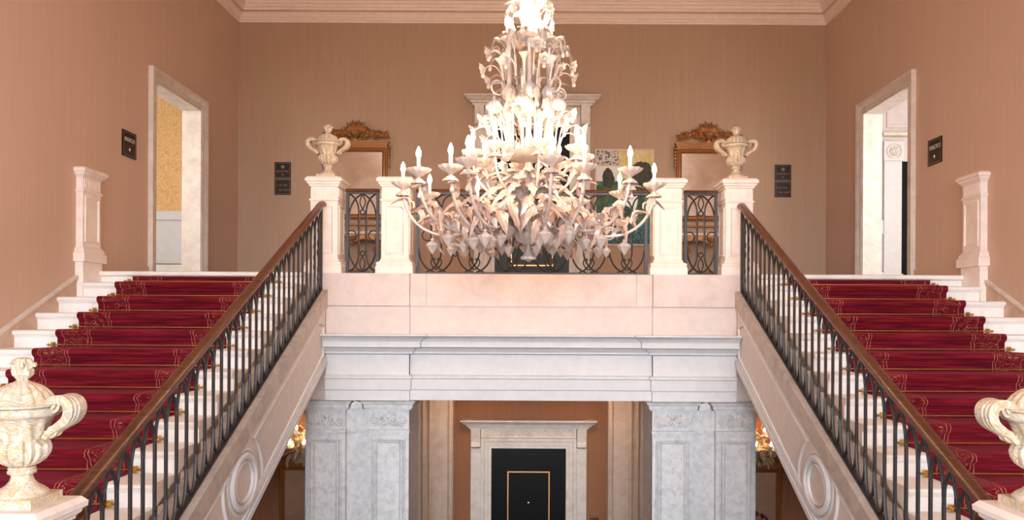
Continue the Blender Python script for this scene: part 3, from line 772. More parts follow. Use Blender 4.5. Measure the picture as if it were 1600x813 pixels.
# ------------------------------------------------------------------ wrought iron
def iron_frame(o, x0, x1, yc, z0, z1, r=.016):
    for x in (x0, x1): part('post', MB().box(x-r, x+r, yc-r, yc+r, z0, z1), M['iron'], o)
    part('bottom_rail', MB().box(x0, x1, yc-r*.9, yc+r*.9, z0+.005, z0+.03), M['iron'], o)
    part('top_rail', MB().box(x0, x1, yc-r*.9, yc+r*.9, z1-.045, z1-.022), M['iron'], o)
    part('handrail', MB().prism([(yc-.04,z1-.022),(yc-.045,z1-.008),(yc-.03,z1+.01),(yc+.03,z1+.01),(yc+.045,z1-.008),(yc+.04,z1-.022)], x0-.016, x1+.016, lambda u,v,q: (q,u,v)), M['wood'], o)
def V3(l, y): return [(p[0], y, p[1]) for p in l]
YB, Z0B, Z1B = 8.70, LAND, LAND+.955
def bz(a,b,c,d,n=10): return bez((a[0],YB,a[1]),(b[0],YB,b[1]),(c[0],YB,c[1]),(d[0],YB,d[1]),n)
rb = .0105
for s in (-1, 1):
    x0, x1 = sorted((s*2.086, s*1.744)); xc = (x0+x1)/2; w = x1-x0
    o = thing('balustrade_panel', 'narrow wrought iron panel between the two stone pedestals on the %s' % SIDE[s], 'railing', (xc, YB, LAND))
    iron_frame(o, x0, x1, YB, Z0B, Z1B)
    zl, zh = Z0B+.03, Z1B-.045
    for k in (-1, 1):
        xb_ = xc+k*.042; xe = x1-.016 if k > 0 else x0+.016
        part('bar', MB().tube([(xb_,YB,zl+.22),(xb_,YB,zh-.22)], rb*1.15, 6), M['iron'], o)
        for zz, d in ((zh,-1),(zl,1)):
            part('arch', MB().tube(bz((xb_,zz+d*.22),(xb_,zz+d*.09),(xb_+k*.05,zz+d*.03),(xc+k*.15,zz),10), rb, 6), M['iron'], o)
            part('arch', MB().tube(bz((xe,zz+d*.30),(xe,zz+d*.15),(xc+k*.10,zz+d*.04),(xc,zz),12), rb, 6), M['iron'], o)
            part('ogee', MB().tube(bz((xc,zz),(xc+k*.015,zz+d*.05),(xc+k*.045,zz+d*.07),(xc+k*.022,zz+d*.13),8) + bz((xc+k*.022,zz+d*.13),(xc+k*.012,zz+d*.15),(xc,zz+d*.17),(xc,zz+d*.18),5)[1:], rb*.8, 6), M['iron'], o)
        part('scroll_ring', MB().tube([(xc+k*.125+.055*math.cos(t), YB, (zl+zh)/2-.03+.055*math.sin(t)) for t in [2*PI*i/18 for i in range(18)]], rb*.8, 6, closed=True), M['iron'], o)
    for zz in (zh-.205, zl+.205):
        part('ring', MB().tube([(xc+.026*math.cos(t), YB, zz+.026*math.sin(t)) for t in [2*PI*i/16 for i in range(16)]], rb*.8, 6, closed=True), M['iron'], o)
# long central panel
o = thing('balustrade_panel', 'long wrought iron balcony panel behind the chandelier', 'railing', (0, YB, LAND))
x0, x1 = -1.294, 1.294; nb = 6; pw = (x1-x0)/nb
iron_frame(o, x0, x1, YB, Z0B, Z1B)
zl, zh = Z0B+.03, Z1B-.045; hb_ = .058
def half(k):       # outline pieces of one bay relative to its centre
    return k
mbar = MB().tube([(0,0,.24),(0,0,zh-zl-.20)], rb*1.15, 6).mesh('bar', M['iron'])
def loc3(l): return [(p[0],0,p[1]) for p in l]
def lb(a,b,c,d,n=10): return bez((a[0],0,a[1]),(b[0],0,b[1]),(c[0],0,c[1]),(d[0],0,d[1]),n)
HH = zh-zl
low = {k: MB().tube(lb((k*hb_,.24),(k*hb_,.13),(-k*.02,.02),(-k*.11,.0),10), rb, 6).tube(lb((k*(pw/2-.02),.26),(k*(pw/2-.02),.12),(k*.12,.02),(k*.02,0),10), rb, 6).mesh('lower_arc', M['iron']) for k in (-1,1)}
upp = {k: MB().tube(lb((k*hb_,HH-.20),(k*hb_,HH-.06),(k*.12,HH),(k*.20,HH),10), rb, 6).tube(lb((k*hb_,HH-.20),(k*hb_,HH-.08),(-k*.04,HH),(-k*.11,HH),10), rb, 6).mesh('upper_arc', M['iron']) for k in (-1,1)}
heart = MB()
for k in (-1, 1):
    heart.tube(lb((0,.03),(k*.06,.06),(k*.075,.13),(k*.045,.15),9) + lb((k*.045,.15),(k*.02,.165),(k*.008,.145),(k*.022,.13),6)[1:], rb*.8, 6)
heart = heart.mesh('heart_scroll', M['iron'])
ringm = MB().tube([(.022*math.cos(t),0,.022*math.sin(t)) for t in [2*PI*i/16 for i in range(16)]], rb*.8, 6, closed=True).mesh('ring', M['iron'])
midm = MB()
for k in (-1, 1): midm.tube([(k*(.10+p[0]),0,p[1]) for p in arc(0,0,.06,PI*.9,PI*2.4,14)], rb*.8, 6)
midm = midm.mesh('side_scroll', M['iron'])
for i in range(nb):
    xc = x0+pw*(i+.5)
    for k in (-1, 1):
        inst('bar', mbar, o, (xc+k*hb_, 0, zl-LAND)); inst('lower_arc', low[k], o, (xc,0,zl-LAND)); inst('upper_arc', upp[k], o, (xc,0,zl-LAND))
    inst('heart_scroll', heart, o, (xc,0,zl-LAND)); inst('side_scroll', midm, o, (xc,0,zl-LAND+HH*.47))
    if i < nb-1: inst('ring', ringm, o, (xc+pw/2,0,zl-LAND+.20)); 
    inst('ring', ringm, o, (xc,0,zl-LAND+HH-.19))

# stair railings
def stair_rail(s):
    xr = s*2.32
    o = thing('stair_railing', 'wrought iron stair railing with brown wooden handrail on the %s stairs' % SIDE[s], 'railing', (xr, 6.2, ZT(6.2)))
    d1, d0 = 8.44, 3.86
    pts = [(d0,ZH(d0)-.035)] + [(d,ZH(d)-.035) for d in (5,6,7,8,8.30)] + [(8.40,ZH(8.40)-.028),(8.47,ZH(8.47)-.03),(8.53,ZH(8.47)-.025)]
    hp = [(-.033,-.025),(-.042,-.006),(-.036,.018),(-.018,.034),(.018,.034),(.036,.018),(.042,-.006),(.033,-.025)]
    mb = MB(); vs = []; fs = []; n = len(hp)
    for d, z in pts: vs += [(xr+a, d, z+b) for a,b in hp]
    for i in range(len(pts)-1):
        for j in range(n): fs.append((i*n+j,i*n+(j+1)%n,(i+1)*n+(j+1)%n,(i+1)*n+j))
    fs += [tuple(range(n)), tuple((len(pts)-1)*n+j for j in range(n))]
    hr = part('handrail', mb.add(vs,fs), M['wood'], o, smooth=50)
    part('top_rail', MB().prism([(d1,ZH(d1)-.06),(d0,ZH(d0)-.06),(d0,ZH(d0)-.075),(d1,ZH(d1)-.075)], xr-.016, xr+.016, lambda u,v,q: (q,u,v)), M['iron'], o)
    e = 4.10
    part('bottom_rail', MB().prism([(d1,ZT(d1)+.022),(e,ZT(e)+.022),(e,ZT(e)+.004),(d1,ZT(d1)+.004)], xr-.02, xr+.02, lambda u,v,q: (q,u,v)), M['iron'], o)
    part('newel_bar', MB().box(xr-.016, xr+.016, 8.44, 8.475, ZT(8.45)+.004, ZH(8.45)-.06), M['iron'], o)
    part('newel_bar', MB().box(xr-.02, xr+.02, 3.86, 3.90, MID, ZH(3.88)-.06), M['iron'], o)
    vol = MB().tube(spiral((3.84, ZH(3.88)-.12), .085, .02, PI/2, -1.2, 20, lambda a,b: (xr-s*.03, a, b)), [.034-.012*i/20 for i in range(21)], 8)
    part('volute', vol, M['wood'], o, smooth=60)
    sp = .145; hgt = 0.972-.097   # clear height between the rails
    zb0 = .022
    mb = MB(); top = hgt+zb0; yb = .0
    mb.tube([(0,0,zb0+.22),(0,0,top-.20)], .0120, 6)
    for k in (-1, 1):
        y = k*sp/2; zz = SL*y
        mb.tube(bez((0,0,top-.20),(0,0,top-.10),(0,y*.75,top+zz-.06),(0,y,top+zz),8), [.0120-.0015*i/8 for i in range(9)], 6)
        mb.tube(bez((0,0,zb0+.22),(0,0,zb0+.08),(0,y*.45,zb0+zz+.010),(0,y,zb0+zz+.004),8), [.0120-.001*i/8 for i in range(9)], 6)
    me = mb.mesh('baluster', M['iron'], smooth=60)
    base = WL[o.name]; k = 0; d = 8.44-sp/2
    while d > 4.12:
        inst('baluster', me, o, (0, d-base[1], ZT(d)-base[2])); d -= sp
    while d > 3.92:
        inst('baluster', me, o, (0, d-base[1], ZT(4.14)-base[2]+.02), (0,0,0), (1,1,.9)); d -= sp
    # scrolled ornament in the last bays under the landing
    for dd, zz, r0 in ((8.36,.50,.06),(8.22,.40,.055),(8.36,.22,.05),(8.22,.62,.05),(8.36,.74,.045)):
        for k in (-1, 1):
            part('scroll', MB().tube(spiral((dd, ZT(dd)+zz+k*.045), r0*.75, .01, k*PI/2, 1.3*k, 14, lambda a,b: (xr,a,b)), .0075, 5), M['iron'], o)
for s in (-1, 1): stair_rail(s)

# ------------------------------------------------------------------ mirrors, consoles, painting, plates on the back wall
def leafy(mb, x, y, z, ang, L, wd=.022):
    c, s_ = math.cos(ang), math.sin(ang)
    def fn(u, v):
        a = u*L; b = (v-.5)*2*wd*math.sin(PI*min(1,u*.93+.07))
        return (x+a*c-b*s_, y-.012*math.sin(PI*u)-.01*(1-abs(2*v-1)), z+a*s_+b*c)
    mb.sheet(fn, 5, 2, .006)
def mirror(label, x, ztop, zbot):
    yf = BACK-.002
    o = thing('gilt_mirror', label, 'mirror', (x, yf, zbot))
    hw = .50
    part('mirror_glass', MB().box(x-hw+.08, x+hw-.08, yf-.022, yf-.012, zbot+.06, ztop-.11), M['mirror'], o)
    part('backing', MB().box(x-hw, x+hw, yf-.012, yf, zbot, ztop), M['gold'], o)
    fr = part('frame', MB().sweep([(x-hw,zbot),(x+hw,zbot),(x+hw,ztop-.05),(x-hw,ztop-.05)], [(0,.0),(0,.05),(.02,.06),(.04,.045),(.055,.05),(.085,.022),(.085,0)], XZ(yf), closed=True, closed_prof=True), M['gold'], o)
    cr = part('cornice', MB().box(x-hw-.02, x+hw+.02, yf-.075, yf, ztop-.02, ztop+.01).box(x-hw-.04, x+hw+.04, yf-.095, yf, ztop+.01, ztop+.035).box(x-hw, x+hw, yf-.062, yf, ztop-.07, ztop-.02), M['gold'], o)
    dn = MB()
    for i in range(30): xx = x-hw+.02+(2*hw-.04)*i/29; dn.box(xx-.011, xx+.011, yf-.078, yf-.055, ztop-.062, ztop-.022)
    part('dentils', dn, M['gold'], cr)
    for k in (-1, 1):
        d_ = MB()
        for j in range(7): d_.lathe([(0.002,-.03),(.022*(1-.06*j),-.02),(.03*(1-.07*j),0),(.022*(1-.06*j),.02),(0.002,.03)], 8, (x+k*(hw+.028), yf-.045, ztop-.06-j*.052))
        part('side_drop', d_, M['gold'], o)
    # crest: flower vase between two leafy sprays
    z0 = ztop+.035
    vs = part('crest_vase', MB().lathe([(.05,0),(.055,.02),(.03,.035),(.04,.05),(.085,.09),(.10,.12),(.105,.135)], 16, (x, yf-.06, z0)), M['gold'], o)
    fl_ = MB()
    for i in range(13):
        a = PI*(.08+.84*i/12); leafy(fl_, x+.03*math.cos(a), yf-.07, z0+.13, a, .15+.04*math.sin(a)+.03*(i%2))
    part('crest_flowers', fl_, M['gold'], vs)
    for k in (-1, 1):
        sp_ = MB(); pts = bez((x+k*.09,yf-.05,z0+.03),(x+k*.2,yf-.05,z0+.20),(x+k*.36,yf-.05,z0+.03),(x+k*.46,yf-.05,z0+.06),16)
        sp_.tube(pts, .011, 6); rr = random.Random(int(x*10)+k)
        for p in pts[1:]:
            for q in range(3):
                a = rr.uniform(0, 2*PI); leafy(sp_, p.x, p.y-.005-.01*q, p.z, a if math.sin(a) > -.5 else -a, rr.uniform(.07,.12), .020)
        part('leaf_spray', sp_, M['gold'], o)
def console(label, x, base):
    yf = BACK-.03
    o = thing('console_table', label, 'table', (x, yf-.22, base))
    zt = base+.85
    part('marble_top', MB().prism([(x-.62,yf),(x-.62,yf-.34),(x-.55,yf-.42),(x+.55,yf-.42),(x+.62,yf-.34),(x+.62,yf)], zt-.035, zt, lambda u,v,q: (u,v,q)), M['cream'], o)
    ap = MB().prism([(x-.56,zt-.036),(x-.56,zt-.10),(x-.40,zt-.15),(x-.2,zt-.11),(x,zt-.18),(x+.2,zt-.11),(x+.40,zt-.15),(x+.56,zt-.10),(x+.56,zt-.036)], yf-.385, yf-.36, lambda u,v,q: (u,q,v))
    apo = part('apron', ap, M['gold'], o)
    cv = MB()
    for k in (-1, 1):
        for j in range(3): cv.tube(spiral((x+k*(.12+.15*j), zt-.085), .045, .008, PI*.5*k, 1.3*k, 14, lambda a,b: (a, yf-.392, b)), .009, 6)
    part('carving', cv, M['gold'], apo)
    shl = MB()
    for i in range(9):
        a = PI+PI*(i/8); shl.tube([(x, yf-.39, zt-.08),(x+.10*math.cos(a), yf-.40, zt-.08+.12*math.sin(a))], [.008,.018], 6)
    part('shell', shl, M['gold'], apo)
    for k in (-1, 1):
        for yy in (yf-.34, yf-.06):
            lg = MB().tube(bez((x+k*.52,yy,zt-.05),(x+k*.62,yy,zt-.35),(x+k*.36,yy,zt-.45),(x+k*.46,yy,base+.04),18), [.05-.028*i/18 for i in range(19)], 8)
            lg.lathe([(.03,0),(.042,.012),(.04,.03),(.022,.045)], 10, (x+k*.46,yy,base))
            lg.tube(spiral((x+k*.50,zt-.20), .075, .015, k*.5, 1.2*k, 16, lambda a,b: (a,yy-.02,b)), .012, 6)
            for j in range(7):
                a = PI*.5 + k*(-.2+.28*j); lg.tube([(x+k*.47,yy-.035,zt-.30),(x+k*.47+.13*math.cos(a),yy-.04,zt-.30+.13*math.sin(a))], [.008,.017], 6)
            part('leg', lg, M['gold'], o, smooth=60)
    st = MB().tube(bez((x-.46,yf-.20,base+.12),(x-.2,yf-.20,base+.30),(x+.2,yf-.20,base+.30),(x+.46,yf-.20,base+.12),14), .018, 8); part('stretcher', st, M['gold'], o, smooth=60)
    part('gallery', MB().box(x-.56, x+.56, yf-.03, yf, zt, zt+.05).tube([(x-.56,yf-.04,zt+.15),(x+.56,yf-.04,zt+.15)], .016, 8).box(x-.54,x-.50,yf-.03,yf,zt+.05,zt+.15).box(x+.50,x+.54,yf-.03,yf,zt+.05,zt+.15), M['gold'], o)
for s in (-1, 1):
    mirror('gilt mirror with leafy crest behind the %s balcony urn' % SIDE[s], s*2.83, 2.795, LAND+1.09)
    console('gilded carved console table below the mirror on the %s of the landing' % SIDE[s], s*2.83, LAND)
    mirror('gilt mirror in the lower hall seen under the %s stairs' % SIDE[s], s*3.54, -2.34, GROUND+1.0)
    console('gilded console table in the lower hall under the %s stairs' % SIDE[s], s*3.54, GROUND)

# painting
m = N('landscape_painting'); tc = m.n.new('ShaderNodeTexCoord'); sx_ = m.n.new('ShaderNodeSeparateXYZ'); m.ln(tc.outputs['Object'], sx_.inputs[0])
PX, PZ = sx_.outputs[0], sx_.outputs[2]
nn = m.noise(tc.outputs['Object'], 9, 5, .65); n3 = m.noise(tc.outputs['Object'], 26, 4, .7)
def ell(cx, cz, rx, rz, wob=1.6):
    a = m.math('POWER', m.math('ABSOLUTE', m.math('DIVIDE', m.math('SUBTRACT', PX, cx), rx)), 2.0)
    b = m.math('POWER', m.math('ABSOLUTE', m.math('DIVIDE', m.math('SUBTRACT', PZ, cz), rz)), 2.0)
    d = m.math('ADD', m.math('ADD', a, b), m.math('MULTIPLY', m.math('SUBTRACT', nn, .5), wob))
    return m.math('LESS_THAN', d, 1.0)
green = m.ramp(nn, [(.3,lin((20,44,26))),(.5,lin((50,86,50))),(.7,lin((96,128,70)))])
sky_ = m.ramp(nn, [(.3,lin((190,164,92))),(.7,lin((222,206,150)))])
c = m.mix(m.math('GREATER_THAN', PZ, .30), green, sky_)
grey = m.ramp(n3, [(.42,lin((60,54,50))),(.52,lin((206,196,186)))])
c = m.mix(m.math('MULTIPLY', m.math('LESS_THAN', PX, -.10), m.math('GREATER_THAN', PZ, .52)), c, grey)
c = m.mix(m.math('MULTIPLY', m.math('LESS_THAN', PX, -.10), m.math('MULTIPLY', m.math('GREATER_THAN', PZ, .26), m.math('LESS_THAN', PZ, .50))), c, lin((222,214,204)))
dark = m.ramp(n3, [(.4,lin((28,26,14))),(.6,lin((62,58,26)))])
c = m.mix(ell(.27,.36,.19,.22), c, dark); c = m.mix(ell(-.26,.30,.10,.16), c, dark)
teal = m.ramp(n3, [(.4,lin((14,46,54))),(.6,lin((58,124,128)))])
c = m.mix(m.math('LESS_THAN', PZ, -.42), c, teal)
c = m.mix(ell(.10,-.02,.115,.24,.05), c, lin((244,246,244)))
c = m.mix(ell(.02,-.30,.12,.16), c, green); c = m.mix(ell(-.36,-.68,.10,.08), c, lin((190,206,130)))
m.color(c); m.set(Roughness=.6); M['painting'] = m.m
o = thing('painting', 'tall green landscape painting with white oval behind the balcony railing', 'painting', (1.49, BACK, 1.95))
hw, hz = .475, .775
part('canvas', MB().box(1.49-hw+.02, 1.49+hw-.02, BACK-.03, BACK-.002, 1.95-hz+.02, 1.95+hz-.02), M['painting'], o)
part('frame', MB().sweep([(1.49-hw,1.95-hz),(1.49+hw,1.95-hz),(1.49+hw,1.95+hz),(1.49-hw,1.95+hz)], [(0,.0),(0,.04),(.022,.04),(.022,0)], XZ(BACK-.001), closed=True, closed_prof=True), M['pilaster'], o)

# sign plates
def glyphs(mb, u0, u1, v0, h, mp, rr, gap=()):
    u = u0; i = 0
    while u < u1-1e-6:
        wd = h*rr.choice((.35,.5,.6))
        if i not in gap:
            k = rr.randint(0,2)
            mb.prism([(u,v0),(u+h*.13,v0),(u+h*.13,v0+h),(u,v0+h)], 0, .0015, mp)
            if k != 1: mb.prism([(u,v0+h*.86),(u+wd,v0+h*.86),(u+wd,v0+h),(u,v0+h)], 0, .0015, mp)
            if k != 2: mb.prism([(u+wd-h*.13,v0),(u+wd,v0),(u+wd,v0+h),(u+wd-h*.13,v0+h)], 0, .0015, mp)
            if k != 0: mb.prism([(u,v0),(u+wd,v0),(u+wd,v0+h*.14),(u,v0+h*.14)], 0, .0015, mp)
        u += wd+h*.22; i += 1
def plate(label, c, hw, hh, mk, style, seed):
    """mk(u,v,q)->xyz around centre c"""
    o = thing('sign_plate', label, 'sign', c, 'black sign plates'); rr = random.Random(seed)
    part('plate', MB().prism([(-hw,-hh),(hw,-hh),(hw,hh),(-hw,hh)], .0, .014, mk), M['plate'], o)
    part('border', MB().sweep([(-hw*.88,-hh*.88),(hw*.88,-hh*.88),(hw*.88,hh*.88),(-hw*.88,hh*.88)], [(0,.013),(0,.0155),(.004,.0155),(.004,.013)], mk, closed=True, closed_prof=True), M['platedim'], o)
    up = lambda u,v,q: mk(u,v,q+.0138)
    if style == 'name':
        mb = MB(); glyphs(mb, -hw*.72, hw*.72, hh*.20, .045, up, rr); part('lettering', mb, M['platetext'], o)['kind'] = 'stuff'
        part('arrow', MB().prism([(-.012,-.075),(.012,-.075),(.016,-.055),(.0,-.035),(-.016,-.055)], 0, .0015, up), M['platetext'], o)
    elif style == 'crest':
        part('emblem', MB().prism([(.028*math.cos(t), .052+.028*math.sin(t)) for t in [2*PI*i/14 for i in range(14)]], 0, .0015, up), M['platedim'], o)
        mb = MB(); glyphs(mb, -hw*.75, hw*.75, -.035, .03, up, rr); part('lettering', mb, M['platedim'], o)['kind'] = 'stuff'
        part('arrow', MB().prism([(-.008,-.085),(.008,-.085),(.012,-.07),(0,-.06),(-.012,-.07)], 0, .0015, up), M['platedim'], o)
    else:
        mb = MB(); glyphs(mb, -hw*.75, hw*.5, .012, .03, up, rr, (1,4)); part('lettering', mb, M['platedim'], o)['kind'] = 'stuff'
        mb = MB(); glyphs(mb, -hw*.5, hw*.78, -.065, .03, up, rr, (3,)); part('lettering', mb, M['platedim'], o)['kind'] = 'stuff'
mb_ = lambda c: (lambda u,v,q: (c[0]+u, c[1]-q, c[2]+v))
for s, xx in ((-1,-4.02),(1,4.05)):
    c1 = (xx, BACK, 2.365); c2 = (xx, BACK, 2.095)
    plate('square black plate with round emblem on the back wall, %s side' % SIDE[s], c1, .13, .128, mb_(c1), 'crest', 3+s)
    plate('square black plate with two text lines, lower of the pair on the %s' % SIDE[s], c2, .13, .128, mb_(c2), 'lines', 8+s)
cL = (-W, 9.04, 2.015); plate('black name plate with pale lettering on the left wall by the door', cL, .152, .152, lambda u,v,q: (-W+q, 9.04+u, cL[2]+v), 'name', 21)
cR = (W, 9.04, 1.985); plate('black name plate with pale lettering on the right wall by the door', cR, .152, .152, lambda u,v,q: (W-q, 9.04-u, cR[2]+v), 'name', 33)
c = (1.035, BACK, -3.30); o = thing('wall_plaque', 'small brown wooden plaque beside the lower black door', 'plaque', c)
part('board', MB().box(.94, 1.13, BACK-.02, BACK-.001, -3.42, -3.19), M['wood'], o)
part('frame', MB().sweep([(.94,-3.42),(1.13,-3.42),(1.13,-3.19),(.94,-3.19)], [(0,0),(0,.03),(.02,.03),(.02,0)], XZ(BACK-.001), closed=True, closed_prof=True), M['gold'], o)
# ------------------------------------------------------------------ blown glass pieces
def leaf_mesh(name, mat, L=.30, wd=.06, curl=.10, ser=5, th=.004):
    def fn(u, v):
        b = (v-.5)*2
        ww = wd*(math.sin(PI*min(1,.10+.90*u))**.8)*(1+.16*math.sin(ser*2*PI*u)*abs(b))
        return (u*L*(1-.12*u*u), b*ww, curl*math.sin(PI*.95*u)-.55*curl*u*u*1.6+.018*(1-abs(b))-.02*abs(b)+.006*math.sin(ser*2*PI*u+b*3)+.0045*math.cos(b*3*PI))
    return MB().sheet(fn, 14, 8, th).mesh(name, mat, smooth=70)
LEAF = leaf_mesh('leaf', M['glass']); LEAFC = leaf_mesh('leaf', M['glassclear'], .26, .05, .16, 4)
LEAFP = leaf_mesh('leaf', M['glasspink'], .24, .040, .12, 5)
LEAFBIG = leaf_mesh('leaf', M['glass'], .42, .062, .10, 8)
CURL = MB().tube([(.05*math.cos(t)*(1-.07*t)+.05, 0, .05*math.sin(t)*(1-.07*t)) for t in [PI-i*.42 for i in range(18)]], [.011-.0004*i for i in range(18)], 7).mesh('curl', M['glassclear'], smooth=60)
CALYX = MB().lathe([(.010,.03),(.03,.018),(.05,-.002),(.058,-.016),(.052,-.014),(.03,.006),(.012,.014)], 28, mod=lambda k,t: 1+(.13*math.cos(8*t) if 2<=k<=4 else 0)).mesh('calyx', M['glass'], smooth=60)
def flower_mesh(r, n=6, depth=.06, mat=None):
    mb = MB()
    for k in range(n):
        t = 2*PI*k/n; c, s = math.cos(t), math.sin(t)
        def fn(u, v):
            b = (v-.5)*2; ww = r*.46*math.sin(PI*min(1,.15+.82*u)); a = r*u
            x, y, z = a, b*ww, depth*(u**1.5) - depth*.5*u**4 + .08*r*abs(b)
            return (x*c-y*s, x*s+y*c, z)
        mb.sheet(fn, 5, 4, .003)
    mb.lathe([(.01,0),(.16*r,.01),(.2*r,.02),(.12*r,.035),(.02*r,.04)], 10)
    return mb.mesh('flower', mat or M['glass'], smooth=60)
FLOWK = flower_mesh(.048, 7, .05, M['glasspink']); FLOW = flower_mesh(.055); FLOWS = flower_mesh(.038, 5, .05)
TRUMP = MB().lathe([(.010,0),(.012,.10),(.016,.20),(.026,.27),(.045,.31),(.064,.33),(.060,.328),(.040,.305),(.020,.265),(.010,.20)], 28, mod=lambda k,t: 1+(.10*math.cos(7*t) if 3 < k < 8 else 0), cap=False).mesh('trumpet_vase', M['glass'], smooth=60)
DROP = MB().lathe([(.001,0),(.004,-.012),(.012,-.026),(.017,-.042),(.014,-.054),(.002,-.060)], 12).tube([(0,0,0),(0,0,.03)], .002, 5).mesh('drop', M['glass'], smooth=60)
DIAM = MB().lathe([(.002,.06),(.012,.055),(.016,.045),(.010,.038),(.022,.030),(.050,.012),(.056,.0),(.046,-.012),(.018,-.052),(.002,-.072)], 8).tube([(0,0,.06),(0,0,.10)], .002, 5).mesh('pendant', M['glass'], smooth=20)
DIAMS = MB().lathe([(.002,.045),(.010,.040),(.008,.032),(.034,.012),(.040,.0),(.032,-.010),(.002,-.055)], 8).tube([(0,0,.045),(0,0,.08)], .002, 5).mesh('pendant', M['glass'], smooth=20)
PAN = MB().lathe([(.012,-.03),(.02,-.022),(.045,-.012),(.075,.0),(.104,.012),(.112,.026),(.106,.026),(.096,.016),(.07,.006),(.03,.0),(.012,0)], 40,
                 mod=lambda k,t: 1+(.09*math.cos(10*t) if 3 <= k <= 7 else 0)).mesh('drip_pan', M['glass'], smooth=60)
CUP = MB().lathe([(.010,-.02),(.022,-.01),(.030,.012),(.036,.034),(.030,.034),(.022,.018)], 20, mod=lambda k,t: 1+.08*math.cos(8*t), cap=True).mesh('candle_cup', M['glass'], smooth=60)
CAND = MB().lathe([(.0135,0),(.0135,.098),(.011,.102)], 16).mesh('candle', M['candle'])
BULB = MB().lathe([(.007,0),(.015,.010),(.019,.026),(.016,.046),(.008,.066),(.001,.082)], 12).mesh('bulb', M['bulb'])
BULBS = MB().lathe([(.006,0),(.0125,.010),(.0155,.024),(.0125,.042),(.006,.058),(.001,.070)], 12).mesh('bulb', M['bulb_small'])
def rope(pts, r, turns, mat, name, n=8):
    """twisted glass rod"""
    P_ = [Vector(p) for p in pts]; mb = MB()
    mb.tube(P_, r, n)
    L = len(P_)
    for ph in (0, PI):
        q = []
        for i, p in enumerate(P_):
            t = (P_[min(i+1,L-1)]-P_[max(i-1,0)]).normalized(); a = t.cross(Vector((0,1,0))).normalized(); b = t.cross(a)
            an = ph+2*PI*turns*i/(L-1); q.append(p+(a*math.cos(an)+b*math.sin(an))*r*.8)
        mb.tube(q, r*.42, 5)
    return mb.mesh(name, mat, smooth=70)
def dense(pts, n): return pts

# ------------------------------------------------------------------ chandelier
CHX, CHY = -.026, 6.30
ch = thing('chandelier', 'huge lit blown glass chandelier with candle bulbs, leaves and pendants', 'chandelier', (CHX, CHY, .46))
def cz(z): return z-.46
def stem(nm, prof, mat='glass', n=28, mod=None, parent=ch):
    return inst(nm, MB().lathe([(r, cz(z)) for r,z in prof], n, mod=mod).mesh(nm, M[mat], smooth=50), parent, (0,0,0))
rib = lambda a,k: (lambda i,t: 1+a*math.cos(k*t))
stem('finial', [(.004,.46),(.03,.475),(.058,.48),(.062,.50),(.045,.515),(.034,.54),(.016,.56),(.012,.60)], 'glassclear', 24, rib(.05,12))
stem('lower_ball', [(.012,.60),(.035,.605),(.085,.625),(.105,.66),(.115,.70),(.105,.735),(.08,.76),(.05,.775)], 'glass', 40, rib(.045,14))
stem('hub_bowl', [(.05,.775),(.07,.80),(.13,.86),(.175,.91),(.185,.95),(.15,.985),(.08,1.0),(.045,1.01)], 'glassclear', 40, rib(.03,18))
stem('column', [(.03,1.01),(.045,1.05),(.03,1.10),(.055,1.16),(.06,1.20),(.03,1.25),(.04,1.30),(.024,1.36)], 'glass', 24)
stem('tier_dish', [(.024,1.27),(.10,1.285),(.20,1.31),(.24,1.345),(.23,1.345),(.19,1.322),(.10,1.30),(.024,1.30)], 'glass', 48, lambda i,t: 1+(.05*math.cos(14*t) if 2 <= i <= 5 else 0))
stem('upper_stem', [(.014,1.36),(.014,1.60),(.03,1.63),(.014,1.66),(.014,1.72)], 'glassclear', 16)
stem('vase', [(.012,1.72),(.03,1.75),(.052,1.79),(.056,1.82),(.035,1.85),(.018,1.88),(.024,1.90),(.014,1.92)], 'glass', 24, rib(.05,10))
stem('beehive', [(.014,1.92),(.05,1.935)] + [(.060+.016*math.sin(PI*i/10)+(.006 if i%2 else 0), 1.945+.013*i) for i in range(11)] + [(.05,2.09),(.02,2.10)], 'glass', 28)
stem('ball', [(.02,2.10),(.04,2.11),(.068,2.135),(.075,2.165),(.06,2.195),(.03,2.21)], 'glassgold', 28)
stem('top_dish', [(.03,2.21),(.10,2.215),(.19,2.235),(.235,2.265),(.225,2.265),(.17,2.245),(.05,2.235),(.03,2.24)], 'glass', 44, lambda i,t: 1+(.06*math.cos(12*t) if 2 <= i <= 5 else 0))
stem('crown_column', [(.03,2.24),(.045,2.28),(.03,2.33),(.05,2.38),(.055,2.42),(.03,2.46),(.06,2.50),(.085,2.54),(.09,2.57),(.06,2.60),(.03,2.64)], 'glass', 28, rib(.05,10))
stem('hanging_rod', [(.012,2.64),(.012,CEIL-.06)], 'brass', 10)
stem('ceiling_rose', [(.012,CEIL-.09),(.08,CEIL-.07),(.12,CEIL-.03),(.13,CEIL)], 'glass', 24)

armcache = {}
def arm_mesh(Rr, zr):
    key = (round(Rr,2), round(zr,2))
    if key not in armcache:
        p = bez((.10,0,.90),(.22,0,1.02),(.30,0,.80),(.46*Rr/1.03+.03,0,.715),12)[:-1] + bez((.46*Rr/1.03+.03,0,.715),(.62*Rr,0,.62),(Rr-.02,0,.66),(Rr,0,zr),18)
        armcache[key] = rope([(q.x,q.y,cz(q.z)) for q in p], .0125, 9, M['glass'], 'arm')
    return armcache[key]
def candle_set(parent, x, z, small=1.0):
    inst('drip_pan', PAN, parent, (x,0,z+.03), (0,0,random.uniform(0,1)), (.8*small,.8*small,1.25*small))
    inst('calyx', CALYX, parent, (x,0,z-.035), (0,0,0), small)
    inst('candle_cup', CUP, parent, (x,0,z+.035), (0,0,0), small)
    inst('candle', CAND, parent, (x,0,z+.045), (0,0,0), (small,small,1))
    inst('bulb', BULB, parent, (x,0,z+.147))
